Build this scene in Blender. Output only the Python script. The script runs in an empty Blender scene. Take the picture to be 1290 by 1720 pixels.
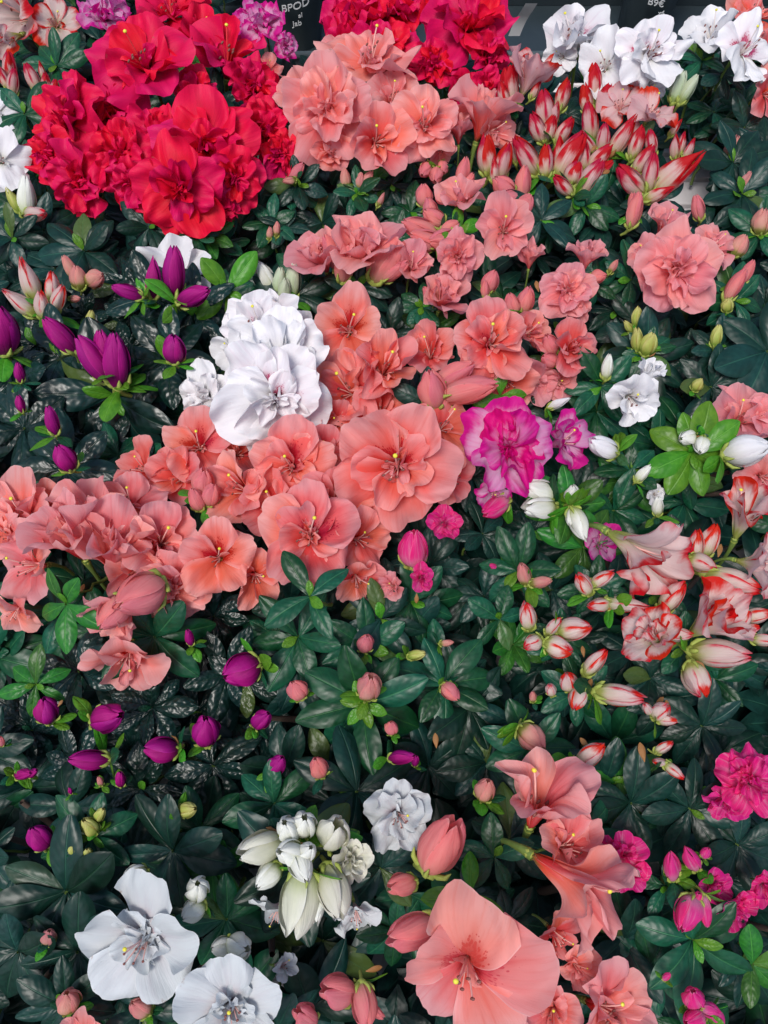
import bpy, math, random
import numpy as np
from mathutils import Vector, Matrix

# ------------------------------------------------------------------ camera, world, sun, exposure
sc = bpy.context.scene
C = sc.collection
R = math.radians
PW, PH, FPX = 1290.0, 1720.0, 1350.0          # the photograph's size and focal length in its pixels
PITCH = R(62.0)                               # how far the camera looks down
CANOPY = 0.30                                 # height of the leaf canopy over the bench
CAM = Vector((0.0, 0.0, CANOPY + 0.47))
cam_d = bpy.data.cameras.new('camera'); cam = bpy.data.objects.new('camera', cam_d); C.objects.link(cam)
cam.location = CAM; cam.rotation_euler = (R(90) - PITCH, 0, 0)
cam_d.sensor_fit = 'VERTICAL'; cam_d.sensor_height = 24.0; cam_d.lens = 24.0 * FPX / PH
cam_d.clip_start = 0.01; cam_d.clip_end = 60
sc.camera = cam

SUN_EL, SUN_AZ = 63.0, 205.0                  # soft light from high behind the viewer's left shoulder
w = bpy.data.worlds.new("World"); sc.world = w; w.use_nodes = True
nt = w.node_tree; nt.nodes.clear()
sky = nt.nodes.new('ShaderNodeTexSky'); sky.sky_type = 'NISHITA'; sky.sun_disc = False
sky.sun_elevation = R(SUN_EL); sky.sun_rotation = R(SUN_AZ); sky.air_density = 1.0; sky.dust_density = 2.0
bg = nt.nodes.new('ShaderNodeBackground'); bg.inputs[1].default_value = 0.075
wo = nt.nodes.new('ShaderNodeOutputWorld')
nt.links.new(sky.outputs[0], bg.inputs[0]); nt.links.new(bg.outputs[0], wo.inputs[0])
sun_d = bpy.data.lights.new('sun', 'SUN'); sun = bpy.data.objects.new('sun', sun_d); C.objects.link(sun)
sun_d.energy = 1.5; sun_d.angle = R(20); sun_d.color = (1.0, 0.955, 0.91)
az = R(SUN_AZ); el = R(SUN_EL)
sdir = Vector((math.sin(az) * math.cos(el), math.cos(az) * math.cos(el), math.sin(el)))
sun.rotation_euler = sdir.to_track_quat('Z', 'Y').to_euler(); sun.location = sdir * 5
sc.view_settings.view_transform = 'Standard'; sc.view_settings.look = 'None'
sc.view_settings.exposure = 0.97; sc.view_settings.gamma = 1.0
sc.render.resolution_x = 768; sc.render.resolution_y = 1024
sc.render.engine = 'CYCLES'

rng = random.Random(7)
RIGHT = Vector((1, 0, 0)); UP = Vector((0, math.sin(PITCH), math.cos(PITCH))); FWD = Vector((0, math.cos(PITCH), -math.sin(PITCH)))

def ray(px, py):
    return FWD + RIGHT * ((px - PW / 2) / FPX) + UP * (-(py - PH / 2) / FPX)
def P(px, py, z):                              # the point of the place at height z seen at a spot of the photograph
    d = ray(px, py); k = (z - CAM.z) / d.z
    return CAM + d * k, k                      # point, depth
def proj(p):
    v = p - CAM; d = v.dot(FWD)
    if d <= 0.02: return (-9999, -9999)
    return (PW / 2 + v.dot(RIGHT) / d * FPX, PH / 2 - v.dot(UP) / d * FPX)

# ------------------------------------------------------------------ materials
def new_mat(name):
    m = bpy.data.materials.new(name); m.use_nodes = True
    m.node_tree.nodes.clear(); return m, m.node_tree
class NB:
    def __init__(s, nt): s.nt = nt
    def n(s, t, **k):
        o = s.nt.nodes.new(t)
        for a, v in k.items(): setattr(o, a, v)
        return o
    def link(s, a, b): s.nt.links.new(a, b)
    def math(s, op, a, b=None, c=None, clamp=False):
        o = s.n('ShaderNodeMath', operation=op); o.use_clamp = clamp
        for i, v in enumerate((a, b, c)):
            if v is None: continue
            if isinstance(v, (int, float)): o.inputs[i].default_value = v
            else: s.link(v, o.inputs[i])
        return o.outputs[0]
    def smooth(s, x, a, b):                    # smoothstep
        o = s.n('ShaderNodeMapRange', interpolation_type='SMOOTHSTEP')
        s.link(x, o.inputs[0]); o.inputs[1].default_value = a; o.inputs[2].default_value = b
        return o.outputs[0]
    def mix(s, f, a, b):
        o = s.n('ShaderNodeMix', data_type='RGBA')
        if isinstance(f, (int, float)): o.inputs[0].default_value = f
        else: s.link(f, o.inputs[0])
        for i, v in ((6, a), (7, b)):
            if isinstance(v, tuple): o.inputs[i].default_value = (*v, 1)
            else: s.link(v, o.inputs[i])
        return o.outputs[2]
    def noise(s, vec, scale, detail=2.0, rough=0.5):
        o = s.n('ShaderNodeTexNoise'); o.inputs['Scale'].default_value = scale
        o.inputs['Detail'].default_value = detail; o.inputs['Roughness'].default_value = rough
        s.link(vec, o.inputs['Vector']); return o.outputs[0]
    def scaled(s, vec, x, y, z=1, off=None):
        o = s.n('ShaderNodeVectorMath', operation='MULTIPLY'); s.link(vec, o.inputs[0]); o.inputs[1].default_value = (x, y, z)
        if off is None: return o.outputs[0]
        a = s.n('ShaderNodeVectorMath', operation='ADD'); s.link(o.outputs[0], a.inputs[0]); s.link(off, a.inputs[1])
        return a.outputs[0]

def petal_mat(name, tip, mid, throat, rim=None, rim_w=0.04, edge=None, edge_w=0.0, blotch=None, green=None,
              green_to=0.16, vein=0.25, trans=0.48, vein_col=None, mott=0.25, stripe=None):
    m, nt = new_mat(name); b = NB(nt)
    uv = b.n('ShaderNodeUVMap').outputs[0]
    sp = b.n('ShaderNodeSeparateXYZ'); b.link(uv, sp.inputs[0]); u, v = sp.outputs[0], sp.outputs[1]
    s = b.math('ABSOLUTE', b.math('MULTIPLY_ADD', u, 2.0, -1.0))
    obi = b.n('ShaderNodeObjectInfo').outputs['Random']
    offv = b.n('ShaderNodeCombineXYZ'); b.link(b.math('MULTIPLY', obi, 37.0), offv.inputs[2]); b.link(b.math('MULTIPLY', obi, 11.0), offv.inputs[0])
    n1 = b.noise(b.scaled(uv, 3, 2.4, 1, offv.outputs[0]), 1.0, 3)
    nv = b.noise(b.scaled(uv, 16, 1.3, 1, offv.outputs[0]), 1.0, 4, 0.6)
    vv = b.math('ADD', v, b.math('MULTIPLY_ADD', n1, 0.3, -0.15))
    col = b.mix(b.smooth(vv, 0.05, 0.55), throat, mid)
    e = b.math('MAXIMUM', v, s)
    col = b.mix(b.math('MULTIPLY', b.smooth(b.math('ADD', e, b.math('MULTIPLY_ADD', n1, 0.5, -0.25)), 0.5, 1.0), b.smooth(v, 0.2, 0.6)), col, tip)
    col = b.mix(b.math('MULTIPLY', b.smooth(n1, 0.55, 0.8), mott), col, tip)
    vc = vein_col or throat
    col = b.mix(b.math('MULTIPLY', b.smooth(nv, 0.48, 0.72), vein), col, vc)
    rib = b.math('MULTIPLY', b.smooth(s, 0.16, 0.0), b.smooth(v, 1.0, 0.4))
    col = b.mix(b.math('MULTIPLY', rib, vein * 1.2), col, vc)
    if stripe:
        st = b.math('MULTIPLY', b.smooth(b.math('ADD', s, b.math('MULTIPLY_ADD', n1, 0.5, -0.25)), 0.42, 0.12), b.smooth(v, 0.25, 0.6))
        col = b.mix(b.math('MULTIPLY', st, 0.9), col, stripe)
    if edge:
        ne = b.noise(b.scaled(uv, 4.5, 3.0, 1, offv.outputs[0]), 1.0, 3, 0.6)
        ee = b.math('ADD', e, b.math('MULTIPLY_ADD', ne, 0.46, -0.23))
        ee = b.math('ADD', ee, b.math('MULTIPLY_ADD', nv, 0.2, -0.1))
        ee = b.math('ADD', ee, b.math('MULTIPLY_ADD', obi, 0.24, -0.14))
        mk = b.math('MULTIPLY', b.smooth(ee, 1 - edge_w - 0.10, 1 - edge_w + 0.13), b.smooth(v, 0.22, 0.5))
        col = b.mix(mk, col, edge)
    if blotch:
        vo = b.n('ShaderNodeTexVoronoi'); vo.inputs['Scale'].default_value = 1.0
        b.link(b.scaled(uv, 22, 17, 1, offv.outputs[0]), vo.inputs['Vector'])
        reg = b.math('MULTIPLY', b.smooth(b.math('ADD', vv, b.math('MULTIPLY', s, 0.22)), 0.74, 0.40), b.smooth(v, 0.1, 0.26))
        dots = b.smooth(b.math('SUBTRACT', vo.outputs['Distance'], b.math('MULTIPLY', reg, 0.62)), 0.06, -0.06)
        mk = b.math('MULTIPLY', dots, b.smooth(reg, 0.02, 0.25))
        col = b.mix(b.math('MULTIPLY', b.math('MULTIPLY', reg, reg), 0.85), col, blotch)
        col = b.mix(b.math('MULTIPLY', mk, 0.85), col, blotch)
    if green:
        col = b.mix(b.smooth(vv, green_to + 0.14, green_to - 0.06), col, green)
    if rim:
        col = b.mix(b.math('MULTIPLY', b.smooth(e, 1 - rim_w, 1.0), 0.7), col, rim)
    nb = b.noise(b.scaled(uv, 5, 6, 1, offv.outputs[0]), 1.3, 3, 0.6)      # a few browned margins
    col = b.mix(b.math('MULTIPLY', b.math('MULTIPLY', b.smooth(nb, 0.62, 0.70), b.smooth(e, 0.90, 1.0)), 0.55), col, (0.30, 0.15, 0.08))
    hs = b.n('ShaderNodeHueSaturation')
    b.link(b.math('MULTIPLY_ADD', obi, 0.022, 0.489), hs.inputs['Hue']); b.link(b.math('MULTIPLY_ADD', obi, 0.16, 0.90), hs.inputs['Value'])
    b.link(col, hs.inputs['Color'])
    pr = b.n('ShaderNodeBsdfPrincipled'); b.link(hs.outputs[0], pr.inputs['Base Color'])
    pr.inputs['Roughness'].default_value = 0.58; pr.inputs['Specular IOR Level'].default_value = 0.25
    bm = b.n('ShaderNodeBump'); bm.inputs['Strength'].default_value = 0.45; bm.inputs['Distance'].default_value = 0.0012
    b.link(b.math('ADD', nv, b.math('MULTIPLY', n1, 0.8)), bm.inputs['Height']); b.link(bm.outputs[0], pr.inputs['Normal'])
    tr = b.n('ShaderNodeBsdfTranslucent'); b.link(hs.outputs[0], tr.inputs[0]); b.link(bm.outputs[0], tr.inputs['Normal'])
    ms = b.n('ShaderNodeMixShader'); ms.inputs[0].default_value = trans
    b.link(pr.outputs[0], ms.inputs[1]); b.link(tr.outputs[0], ms.inputs[2])
    out = b.n('ShaderNodeOutputMaterial'); b.link(ms.outputs[0], out.inputs[0])
    return m

GRN = (0.26, 0.33, 0.05)
MP = {}
def reg(name, **k):
    MP[name] = petal_mat(name + '_petal', **k)
reg('red', tip=(0.76, 0.004, 0.085), mid=(0.66, 0.002, 0.055), throat=(0.42, 0.0, 0.03), rim=(0.80, 0.03, 0.10), rim_w=0.03, vein=0.3, mott=0.3, trans=0.25)
reg('salmon', green=(0.14, 0.13, 0.03), green_to=0.015, tip=(0.92, 0.44, 0.44), mid=(0.93, 0.24, 0.22), throat=(0.84, 0.07, 0.05), rim=(0.90, 0.56, 0.54), vein=0.3)
reg('coral', green=(0.14, 0.13, 0.03), green_to=0.015, tip=(0.92, 0.38, 0.37), mid=(0.91, 0.14, 0.11), throat=(0.76, 0.035, 0.025), rim=(0.90, 0.52, 0.48), vein=0.3)
reg('coral_blotched', green=(0.14, 0.13, 0.03), green_to=0.015, tip=(0.92, 0.42, 0.41), mid=(0.92, 0.18, 0.15), throat=(0.72, 0.05, 0.035), rim=(0.90, 0.54, 0.50), vein=0.3, blotch=(0.55, 0.008, 0.02))
reg('salmon_blotched', green=(0.14, 0.13, 0.03), green_to=0.015, tip=(0.90, 0.40, 0.38), mid=(0.91, 0.30, 0.27), throat=(0.84, 0.16, 0.13), rim=(0.90, 0.56, 0.54), vein=0.35, blotch=(0.68, 0.06, 0.07))
reg('pink', tip=(0.92, 0.42, 0.44), mid=(0.92, 0.29, 0.30), throat=(0.75, 0.12, 0.14), rim=(0.92, 0.55, 0.55), vein=0.35)
reg('pink_bud', tip=(0.84, 0.24, 0.27), mid=(0.85, 0.30, 0.31), throat=(0.80, 0.36, 0.32), rim=(0.88, 0.42, 0.42), green=(0.50, 0.42, 0.16), green_to=0.03, vein=0.35, vein_col=(0.75, 0.16, 0.2))
reg('peach_bud', tip=(0.80, 0.30, 0.29), mid=(0.76, 0.40, 0.34), throat=(0.50, 0.40, 0.14), rim=(0.8, 0.5, 0.42), green=(0.30, 0.30, 0.06), green_to=0.25, vein=0.3, vein_col=(0.65, 0.2, 0.2))
reg('white', tip=(0.82, 0.82, 0.84), mid=(0.80, 0.79, 0.81), throat=(0.72, 0.72, 0.62), rim=(0.88, 0.88, 0.88), vein=0.18, vein_col=(0.62, 0.55, 0.62), mott=0.2, trans=0.25)
reg('white_blotched', tip=(0.82, 0.81, 0.83), mid=(0.80, 0.74, 0.78), throat=(0.70, 0.50, 0.54), rim=(0.88, 0.88, 0.88), vein=0.25, vein_col=(0.62, 0.42, 0.52), blotch=(0.45, 0.03, 0.12), trans=0.25)
reg('cream', tip=(0.70, 0.69, 0.60), mid=(0.66, 0.66, 0.52), throat=(0.50, 0.55, 0.28), rim=(0.78, 0.78, 0.74), vein=0.2, vein_col=(0.56, 0.58, 0.46), trans=0.25)
reg('dimmed_white', tip=(0.60, 0.64, 0.66), mid=(0.60, 0.62, 0.64), throat=(0.56, 0.34, 0.38), green=(0.30, 0.34, 0.10), green_to=0.02, rim=(0.74, 0.76, 0.76), vein=0.25, vein_col=(0.52, 0.47, 0.52), trans=0.25)  # white petals, with the dimmer light of the bottom edge put into the colour
reg('white_green', tip=(0.78, 0.79, 0.74), mid=(0.74, 0.75, 0.66), throat=(0.50, 0.56, 0.28), green=(0.36, 0.44, 0.12), green_to=0.14, vein=0.2, vein_col=(0.55, 0.6, 0.4), rim=(0.85, 0.85, 0.8), trans=0.2)
reg('green_bud', tip=(0.50, 0.50, 0.16), mid=(0.38, 0.44, 0.09), throat=(0.22, 0.32, 0.05), green=(0.2, 0.3, 0.04), vein=0.3, vein_col=(0.5, 0.25, 0.08), rim=(0.55, 0.42, 0.15), trans=0.15)
reg('sage_bud', tip=(0.50, 0.56, 0.42), mid=(0.46, 0.54, 0.36), throat=(0.36, 0.46, 0.2), green=(0.28, 0.36, 0.1), vein=0.25, vein_col=(0.35, 0.45, 0.25), rim=(0.6, 0.62, 0.5), trans=0.15)
reg('purple', tip=(0.38, 0.003, 0.19), mid=(0.30, 0.002, 0.15), throat=(0.15, 0.0, 0.08), rim=(0.48, 0.02, 0.27), rim_w=0.05, vein=0.22, mott=0.4, trans=0.18)
reg('hot_pink', tip=(0.84, 0.015, 0.26), mid=(0.82, 0.05, 0.30), throat=(0.80, 0.34, 0.52), rim=(0.88, 0.3, 0.5), vein=0.55, vein_col=(0.84, 0.34, 0.54), green=GRN, green_to=0.0, mott=0.3)
reg('lilac_pink', tip=(0.78, 0.32, 0.60), mid=(0.80, 0.46, 0.68), throat=(0.78, 0.20, 0.50), edge=(0.74, 0.010, 0.34), edge_w=0.20, vein=0.35, vein_col=(0.78, 0.10, 0.42))
reg('hot_pink_edged', tip=(0.80, 0.04, 0.36), mid=(0.80, 0.20, 0.50), throat=(0.80, 0.10, 0.40), edge=(0.74, 0.004, 0.28), edge_w=0.30, vein=0.5, vein_col=(0.82, 0.45, 0.66))
reg('striped', tip=(0.84, 0.50, 0.50), mid=(0.85, 0.58, 0.58), throat=(0.82, 0.56, 0.50), edge=(0.74, 0.012, 0.03), edge_w=0.10, green=(0.55, 0.55, 0.16), green_to=0.06, vein=0.25, vein_col=(0.8, 0.3, 0.34))
reg('striped_bloom', tip=(0.84, 0.62, 0.61), mid=(0.83, 0.68, 0.64), throat=(0.62, 0.60, 0.34), edge=(0.72, 0.006, 0.03), edge_w=0.13, green=(0.45, 0.50, 0.12), green_to=0.17, vein=0.2, vein_col=(0.82, 0.45, 0.46))
reg('striped_bud', tip=(0.82, 0.42, 0.42), mid=(0.80, 0.55, 0.52), throat=(0.68, 0.60, 0.34), edge=(0.60, 0.008, 0.040), edge_w=0.36, green=(0.42, 0.42, 0.08), green_to=0.12, vein=0.3, vein_col=(0.72, 0.15, 0.18))
reg('striped_light', tip=(0.82, 0.62, 0.60), mid=(0.80, 0.68, 0.62), throat=(0.60, 0.60, 0.30), edge=(0.74, 0.010, 0.03), edge_w=0.19, green=(0.45, 0.50, 0.12), green_to=0.17, vein=0.25, vein_col=(0.82, 0.4, 0.42), stripe=None)

def leaf_mat(name, base, vein, rough=0.33, back=None, trans=0.08, bump=0.5, coat=0.0, pale=None, quilt=30):
    m, nt = new_mat(name); b = NB(nt)
    uv = b.n('ShaderNodeUVMap').outputs[0]
    sp = b.n('ShaderNodeSeparateXYZ'); b.link(uv, sp.inputs[0]); u, v = sp.outputs[0], sp.outputs[1]
    s = b.math('ABSOLUTE', b.math('MULTIPLY_ADD', u, 2.0, -1.0))
    obi = b.n('ShaderNodeObjectInfo').outputs['Random']
    offv = b.n('ShaderNodeCombineXYZ'); b.link(b.math('MULTIPLY', obi, 53.0), offv.inputs[2])
    n1 = b.noise(b.scaled(uv, 3, 5, 1, offv.outputs[0]), 1.0, 4, 0.6)
    vo = b.n('ShaderNodeTexVoronoi', feature='DISTANCE_TO_EDGE'); vo.inputs['Scale'].default_value = 1.0
    b.link(b.scaled(uv, quilt * 0.26, quilt * 0.42, 1, offv.outputs[0]), vo.inputs['Vector'])
    cell = b.smooth(vo.outputs['Distance'], 0.0, 0.5)
    # side veins run forward from the midrib
    lat = b.math('SINE', b.math('ADD', b.math('MULTIPLY', b.math('SUBTRACT', v, b.math('MULTIPLY', s, 0.24)), 46.0), b.math('MULTIPLY', n1, 3.0)))
    latm = b.math('MULTIPLY', b.smooth(lat, 0.55, 1.0), b.smooth(s, 0.98, 0.6))
    rib = b.smooth(s, 0.085, 0.015)
    col = b.mix(b.smooth(n1, 0.3, 0.75), base, pale or tuple(c * 1.7 for c in base))
    col = b.mix(b.math('MULTIPLY', latm, 0.10), col, vein)
    col = b.mix(b.math('MULTIPLY', rib, 0.75), col, vein)
    old = b.smooth(obi, 0.968, 0.975); col = b.mix(b.math('MULTIPLY', old, 0.5 if base[1] < 0.1 else 0.2), col, (0.10, 0.12, 0.015))
    if back:
        geo = b.n('ShaderNodeNewGeometry'); col = b.mix(geo.outputs['Backfacing'], col, back)
    hs = b.n('ShaderNodeHueSaturation')
    b.link(b.math('MULTIPLY_ADD', obi, 0.05, 0.475), hs.inputs['Hue']); b.link(b.math('MULTIPLY_ADD', obi, 0.7 if base[1] < 0.1 else 0.3, 0.65 if base[1] < 0.1 else 0.9), hs.inputs['Value'])
    b.link(col, hs.inputs['Color'])
    pr = b.n('ShaderNodeBsdfPrincipled'); b.link(hs.outputs[0], pr.inputs['Base Color'])
    rn = b.noise(b.scaled(uv, 30, 60, 1, offv.outputs[0]), 1.0, 3)
    b.link(b.math('MULTIPLY_ADD', n1, 0.16, rough - 0.08), pr.inputs['Roughness'])
    pr.inputs['Specular IOR Level'].default_value = 0.42 if quilt > 32 else 0.33; pr.inputs['Coat Weight'].default_value = coat; pr.inputs['Coat Roughness'].default_value = 0.18
    bm = b.n('ShaderNodeBump'); bm.inputs['Strength'].default_value = bump; bm.inputs['Distance'].default_value = 0.0015
    dome = b.math('MULTIPLY', b.math('MULTIPLY_ADD', lat, -0.5, 0.5), 0.16 if quilt > 32 else 0.09)
    sm = b.noise(b.scaled(uv, 4.5, 9, 1, offv.outputs[0]), 1.0, 0.0, 0.4)
    h = b.math('ADD', dome, b.math('MULTIPLY', sm, 1.5 if quilt > 32 else 0.6))
    h = b.math('ADD', h, b.math('MULTIPLY', cell, 0.0 if quilt > 32 else 0.0))
    h = b.math('SUBTRACT', h, b.math('MULTIPLY', rib, 1.0)); 
    b.link(h, bm.inputs['Height']); b.link(bm.outputs[0], pr.inputs['Normal'])
    tr = b.n('ShaderNodeBsdfTranslucent'); b.link(hs.outputs[0], tr.inputs[0])
    ms = b.n('ShaderNodeMixShader'); ms.inputs[0].default_value = trans
    b.link(pr.outputs[0], ms.inputs[1]); b.link(tr.outputs[0], ms.inputs[2])
    out = b.n('ShaderNodeOutputMaterial'); b.link(ms.outputs[0], out.inputs[0])
    return m
ML = {
 'dark': leaf_mat('dark_leaf', (0.003, 0.021, 0.015), (0.014, 0.065, 0.038), 0.40, (0.02, 0.05, 0.035), bump=0.42, coat=0.05),
 'glossy': leaf_mat('glossy_leaf', (0.003, 0.016, 0.013), (0.008, 0.035, 0.022), 0.31, (0.015, 0.04, 0.03), bump=0.5, coat=0.04, quilt=36),
 'mid': leaf_mat('green_leaf', (0.004, 0.046, 0.020), (0.03, 0.14, 0.05), 0.40, (0.03, 0.09, 0.045), trans=0.10, bump=0.42, coat=0.05),
 'fresh': leaf_mat('fresh_leaf', (0.016, 0.095, 0.014), (0.08, 0.26, 0.04), 0.38, (0.06, 0.16, 0.03), trans=0.18, bump=0.4, pale=(0.035, 0.16, 0.018)),
 'bright': leaf_mat('bright_leaf', (0.050, 0.185, 0.012), (0.12, 0.32, 0.04), 0.38, (0.08, 0.19, 0.04), trans=0.22, bump=0.4, pale=(0.095, 0.27, 0.018)),
}
def plain(name, col, rough=0.5, metal=0.0, noise=0.0, scale=60, spec=0.4, alpha=None):
    m, nt = new_mat(name); b = NB(nt)
    tc = b.n('ShaderNodeTexCoord').outputs['Object']
    n = b.noise(tc, scale, 4, 0.6)
    c = b.mix(b.math('MULTIPLY', n, noise), col, tuple(min(1, x * 2.2 + 0.02) for x in col))
    pr = b.n('ShaderNodeBsdfPrincipled'); b.link(c, pr.inputs['Base Color']); pr.inputs['Roughness'].default_value = rough
    pr.inputs['Metallic'].default_value = metal; pr.inputs['Specular IOR Level'].default_value = spec
    if alpha is not None: pr.inputs['Alpha'].default_value = alpha
    bm = b.n('ShaderNodeBump'); bm.inputs['Strength'].default_value = 0.3; bm.inputs['Distance'].default_value = 0.001
    b.link(n, bm.inputs['Height']); b.link(bm.outputs[0], pr.inputs['Normal'])
    out = b.n('ShaderNodeOutputMaterial'); b.link(pr.outputs[0], out.inputs[0]); return m
M_STEM = plain('green_stem', (0.10, 0.16, 0.03), 0.5, noise=0.5, scale=300)
M_CALYX = plain('calyx_green', (0.22, 0.27, 0.05), 0.5, noise=0.6, scale=400)
M_WOOD = plain('woody_stem', (0.06, 0.04, 0.03), 0.8, noise=0.6, scale=200)
M_DRY = plain('dry_scale', (0.20, 0.09, 0.025), 0.6, noise=0.6, scale=400)
M_STIGMA = plain('stigma_yellow', (0.70, 0.62, 0.05), 0.4, noise=0.2)
M_ANTHER = plain('anther_dark', (0.16, 0.05, 0.04), 0.6, noise=0.3)
M_FIL = plain('filament_pink', (0.86, 0.45, 0.40), 0.4, noise=0.2)
M_FILW = plain('filament_pale', (0.80, 0.70, 0.66), 0.4, noise=0.2)
M_FILR = plain('filament_red', (0.75, 0.05, 0.06), 0.4, noise=0.2)
M_BLACK = plain('black_plastic', (0.014, 0.022, 0.026), 0.35, noise=0.5, scale=30)
M_GREY = plain('grey_metal', (0.16, 0.16, 0.165), 0.55, noise=0.3, scale=20)
M_CREAM = plain('pale_plastic', (0.72, 0.69, 0.71), 0.5, noise=0.15, scale=90)
M_SOIL = plain('dark_soil', (0.02, 0.025, 0.027), 0.9, noise=0.8, scale=150)
M_PRINT = plain('pale_print', (0.60, 0.62, 0.62), 0.5)
M_FILM = plain('clear_film', (0.10, 0.13, 0.14), 0.12, noise=0.6, scale=40, spec=0.8, alpha=0.45)

# ------------------------------------------------------------------ mesh helpers
_faces = {}
def grid_faces(nu, nv, close=False):
    k = (nu, nv, close)
    if k not in _faces:
        f = []
        for j in range(nv - 1):
            for i in range(nu if close else nu - 1):
                i2 = (i + 1) % nu
                f.append((j * nu + i, j * nu + i2, (j + 1) * nu + i2, (j + 1) * nu + i))
        _faces[k] = np.array(f, dtype=np.int32)
    return _faces[k]
def mesh_np(name, V, F, mats, uv=None, mi=None):
    """V (n,3), F (m,4) quads, uv per vertex"""
    me = bpy.data.meshes.new(name)
    n, m = len(V), len(F)
    me.vertices.add(n); me.vertices.foreach_set('co', np.ascontiguousarray(V, dtype=np.float32).ravel())
    me.loops.add(m * 4); me.loops.foreach_set('vertex_index', F.astype(np.int32).ravel())
    me.polygons.add(m); me.polygons.foreach_set('loop_start', np.arange(0, m * 4, 4, dtype=np.int32))
    me.polygons.foreach_set('loop_total', np.full(m, 4, dtype=np.int32))
    me.polygons.foreach_set('use_smooth', np.ones(m, dtype=bool))
    for q in mats: me.materials.append(q)
    if mi is not None: me.polygons.foreach_set('material_index', np.array(mi, dtype=np.int32))
    if uv is not None:
        l = me.uv_layers.new(name='UVMap'); l.data.foreach_set('uv', uv[F.ravel()].astype(np.float32).ravel())
    me.update(calc_edges=True); me.validate()
    return me
class MB:                                       # joins tubes and blobs into one mesh
    def __init__(s): s.V = []; s.F = []; s.MI = []; s.n = 0
    def add(s, V, F, mi=0):
        s.V.append(np.asarray(V, dtype=float)); s.F.append(np.asarray(F) + s.n); s.MI += [mi] * len(F); s.n += len(V)
    def tube(s, pts, rad, mi=0, k=6):
        pts = [Vector(p) for p in pts]; V = []
        for i, p in enumerate(pts):
            t = (pts[min(i + 1, len(pts) - 1)] - pts[max(i - 1, 0)]).normalized()
            a = t.orthogonal().normalized() if i == 0 else (a - t * a.dot(t)).normalized()
            c = t.cross(a); r = rad[i] if hasattr(rad, '__len__') else rad
            for q in range(k):
                an = 2 * math.pi * q / k; V.append(p + (a * math.cos(an) + c * math.sin(an)) * r)
        s.add(np.array(V), grid_faces(k, len(pts), True), mi)
    def blob(s, c, r, mi=0, ax=None, k=8):
        c = Vector(c); ax = Vector(ax) if ax else Vector((0, 0, 1))
        n = 5; s.tube([c + ax * (-math.cos(math.pi * i / (n - 1)) * (r[1] if hasattr(r, '__len__') else r)) for i in range(n)],
                      [max(1e-5, math.sin(math.pi * i / (n - 1)) * (r[0] if hasattr(r, '__len__') else r)) for i in range(n)], mi, k)
    def build(s, name, mats):
        return mesh_np(name, np.vstack(s.V), np.vstack(s.F), mats, None, s.MI)
def link(name, me, parent=None, mat=None):
    o = bpy.data.objects.new(name, me); C.objects.link(o)
    if parent is not None: o.parent = parent
    if mat is not None: o.matrix_local = mat
    return o
def tag(o, label=None, cat=None, group=None, kind=None):
    if label: o['label'] = label
    if cat: o['category'] = cat
    if group: o['group'] = group
    if kind: o['kind'] = kind
    return o

# ------------------------------------------------------------------ plants (things)
PLANTS = {}
def plant(key, cx, cy, leaf, label, shoots=True):
    p, k = P(cx, cy, CANOPY - 0.02)
    e = bpy.data.objects.new('azalea_plant', None); C.objects.link(e)
    e.location = (p.x, p.y, 0.175); e.empty_display_size = 0.03
    tag(e, label, 'azalea', 'potted azaleas crowded on the display bench')
    PLANTS[key] = dict(o=e, loc=Vector(e.location), leaf=leaf, c=(p.x, p.y), shoots=shoots, n=0)
plant('stripe_tl', 50, 100, 'dark', 'pale striped azalea with red petal margins in the top left corner of the display')
plant('lilac_tl', 175, 60, 'dark', 'small lilac pink azalea bloom just left of the topmost red blooms')
plant('red_l', 270, 240, 'dark', 'big red azalea with frilled double blooms heaped up at upper left')
plant('lilac_top', 450, 90, 'dark', 'magenta and white frilled azalea bloom between the two red azaleas')
plant('red_r', 720, 90, 'dark', 'red frilled azalea at the back, top middle, behind the salmon blooms')
plant('salmon_top', 620, 230, 'dark', 'salmon azalea with wavy double blooms right of the big red one')
plant('stripe_tr', 1000, 260, 'dark', 'azalea full of pointed red and white striped buds below the white blooms')
plant('white_tr', 1050, 110, 'dark', 'white azalea with three open blooms against the black tray at the back')
plant('white_corner', 1230, 110, 'mid', 'white azalea with lilac veined bloom in the top right corner')
plant('coral_corner', 1280, 60, 'dark', 'coral azalea showing behind the white bloom in the top right corner', False)
plant('green_r', 1230, 330, 'dark', 'dark leaved azalea at right edge with few small peach buds')
plant('pink_mid', 720, 400, 'dark', 'pink azalea with fat buds and half open blooms below the striped buds')
plant('pink_r', 1100, 450, 'dark', 'pink azalea with one large crowded double bloom, right of centre')
plant('budding_r', 1150, 590, 'dark', 'dark leaved azalea with yellow green buds under the large pink double bloom')
plant('stripe_l', 60, 480, 'dark', 'azalea at the left edge with a fan of cream buds striped red')
plant('white_edge', 15, 260, 'mid', 'white azalea cut by the left edge of the picture beside the big red one')
plant('white_mid', 430, 600, 'dark', 'white azalea with large bleached blooms and a crimson throat, left of centre')
plant('purple_l', 180, 600, 'glossy', 'purple azalea with closed pointed buds over shiny quilted dark leaves, left edge')
plant('coral', 560, 800, 'dark', 'coral azalea with wide open blooms and crimson speckled throats across the centre')
plant('salmon_l', 160, 950, 'mid', 'pale salmon azalea with crowded folded blooms at the left edge, middle height')
plant('hot_mid', 830, 780, 'dark', 'frilled hot pink and white bloom, right of the coral blooms, pink buds below it')
plant('white_r', 1080, 740, 'mid', 'white azalea with crumpled bloom and white buds among fresh green leaves, right side')
plant('pink_edge', 1270, 740, 'dark', 'soft pink azalea cut by the right edge beside a fat white bud', False)
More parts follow.
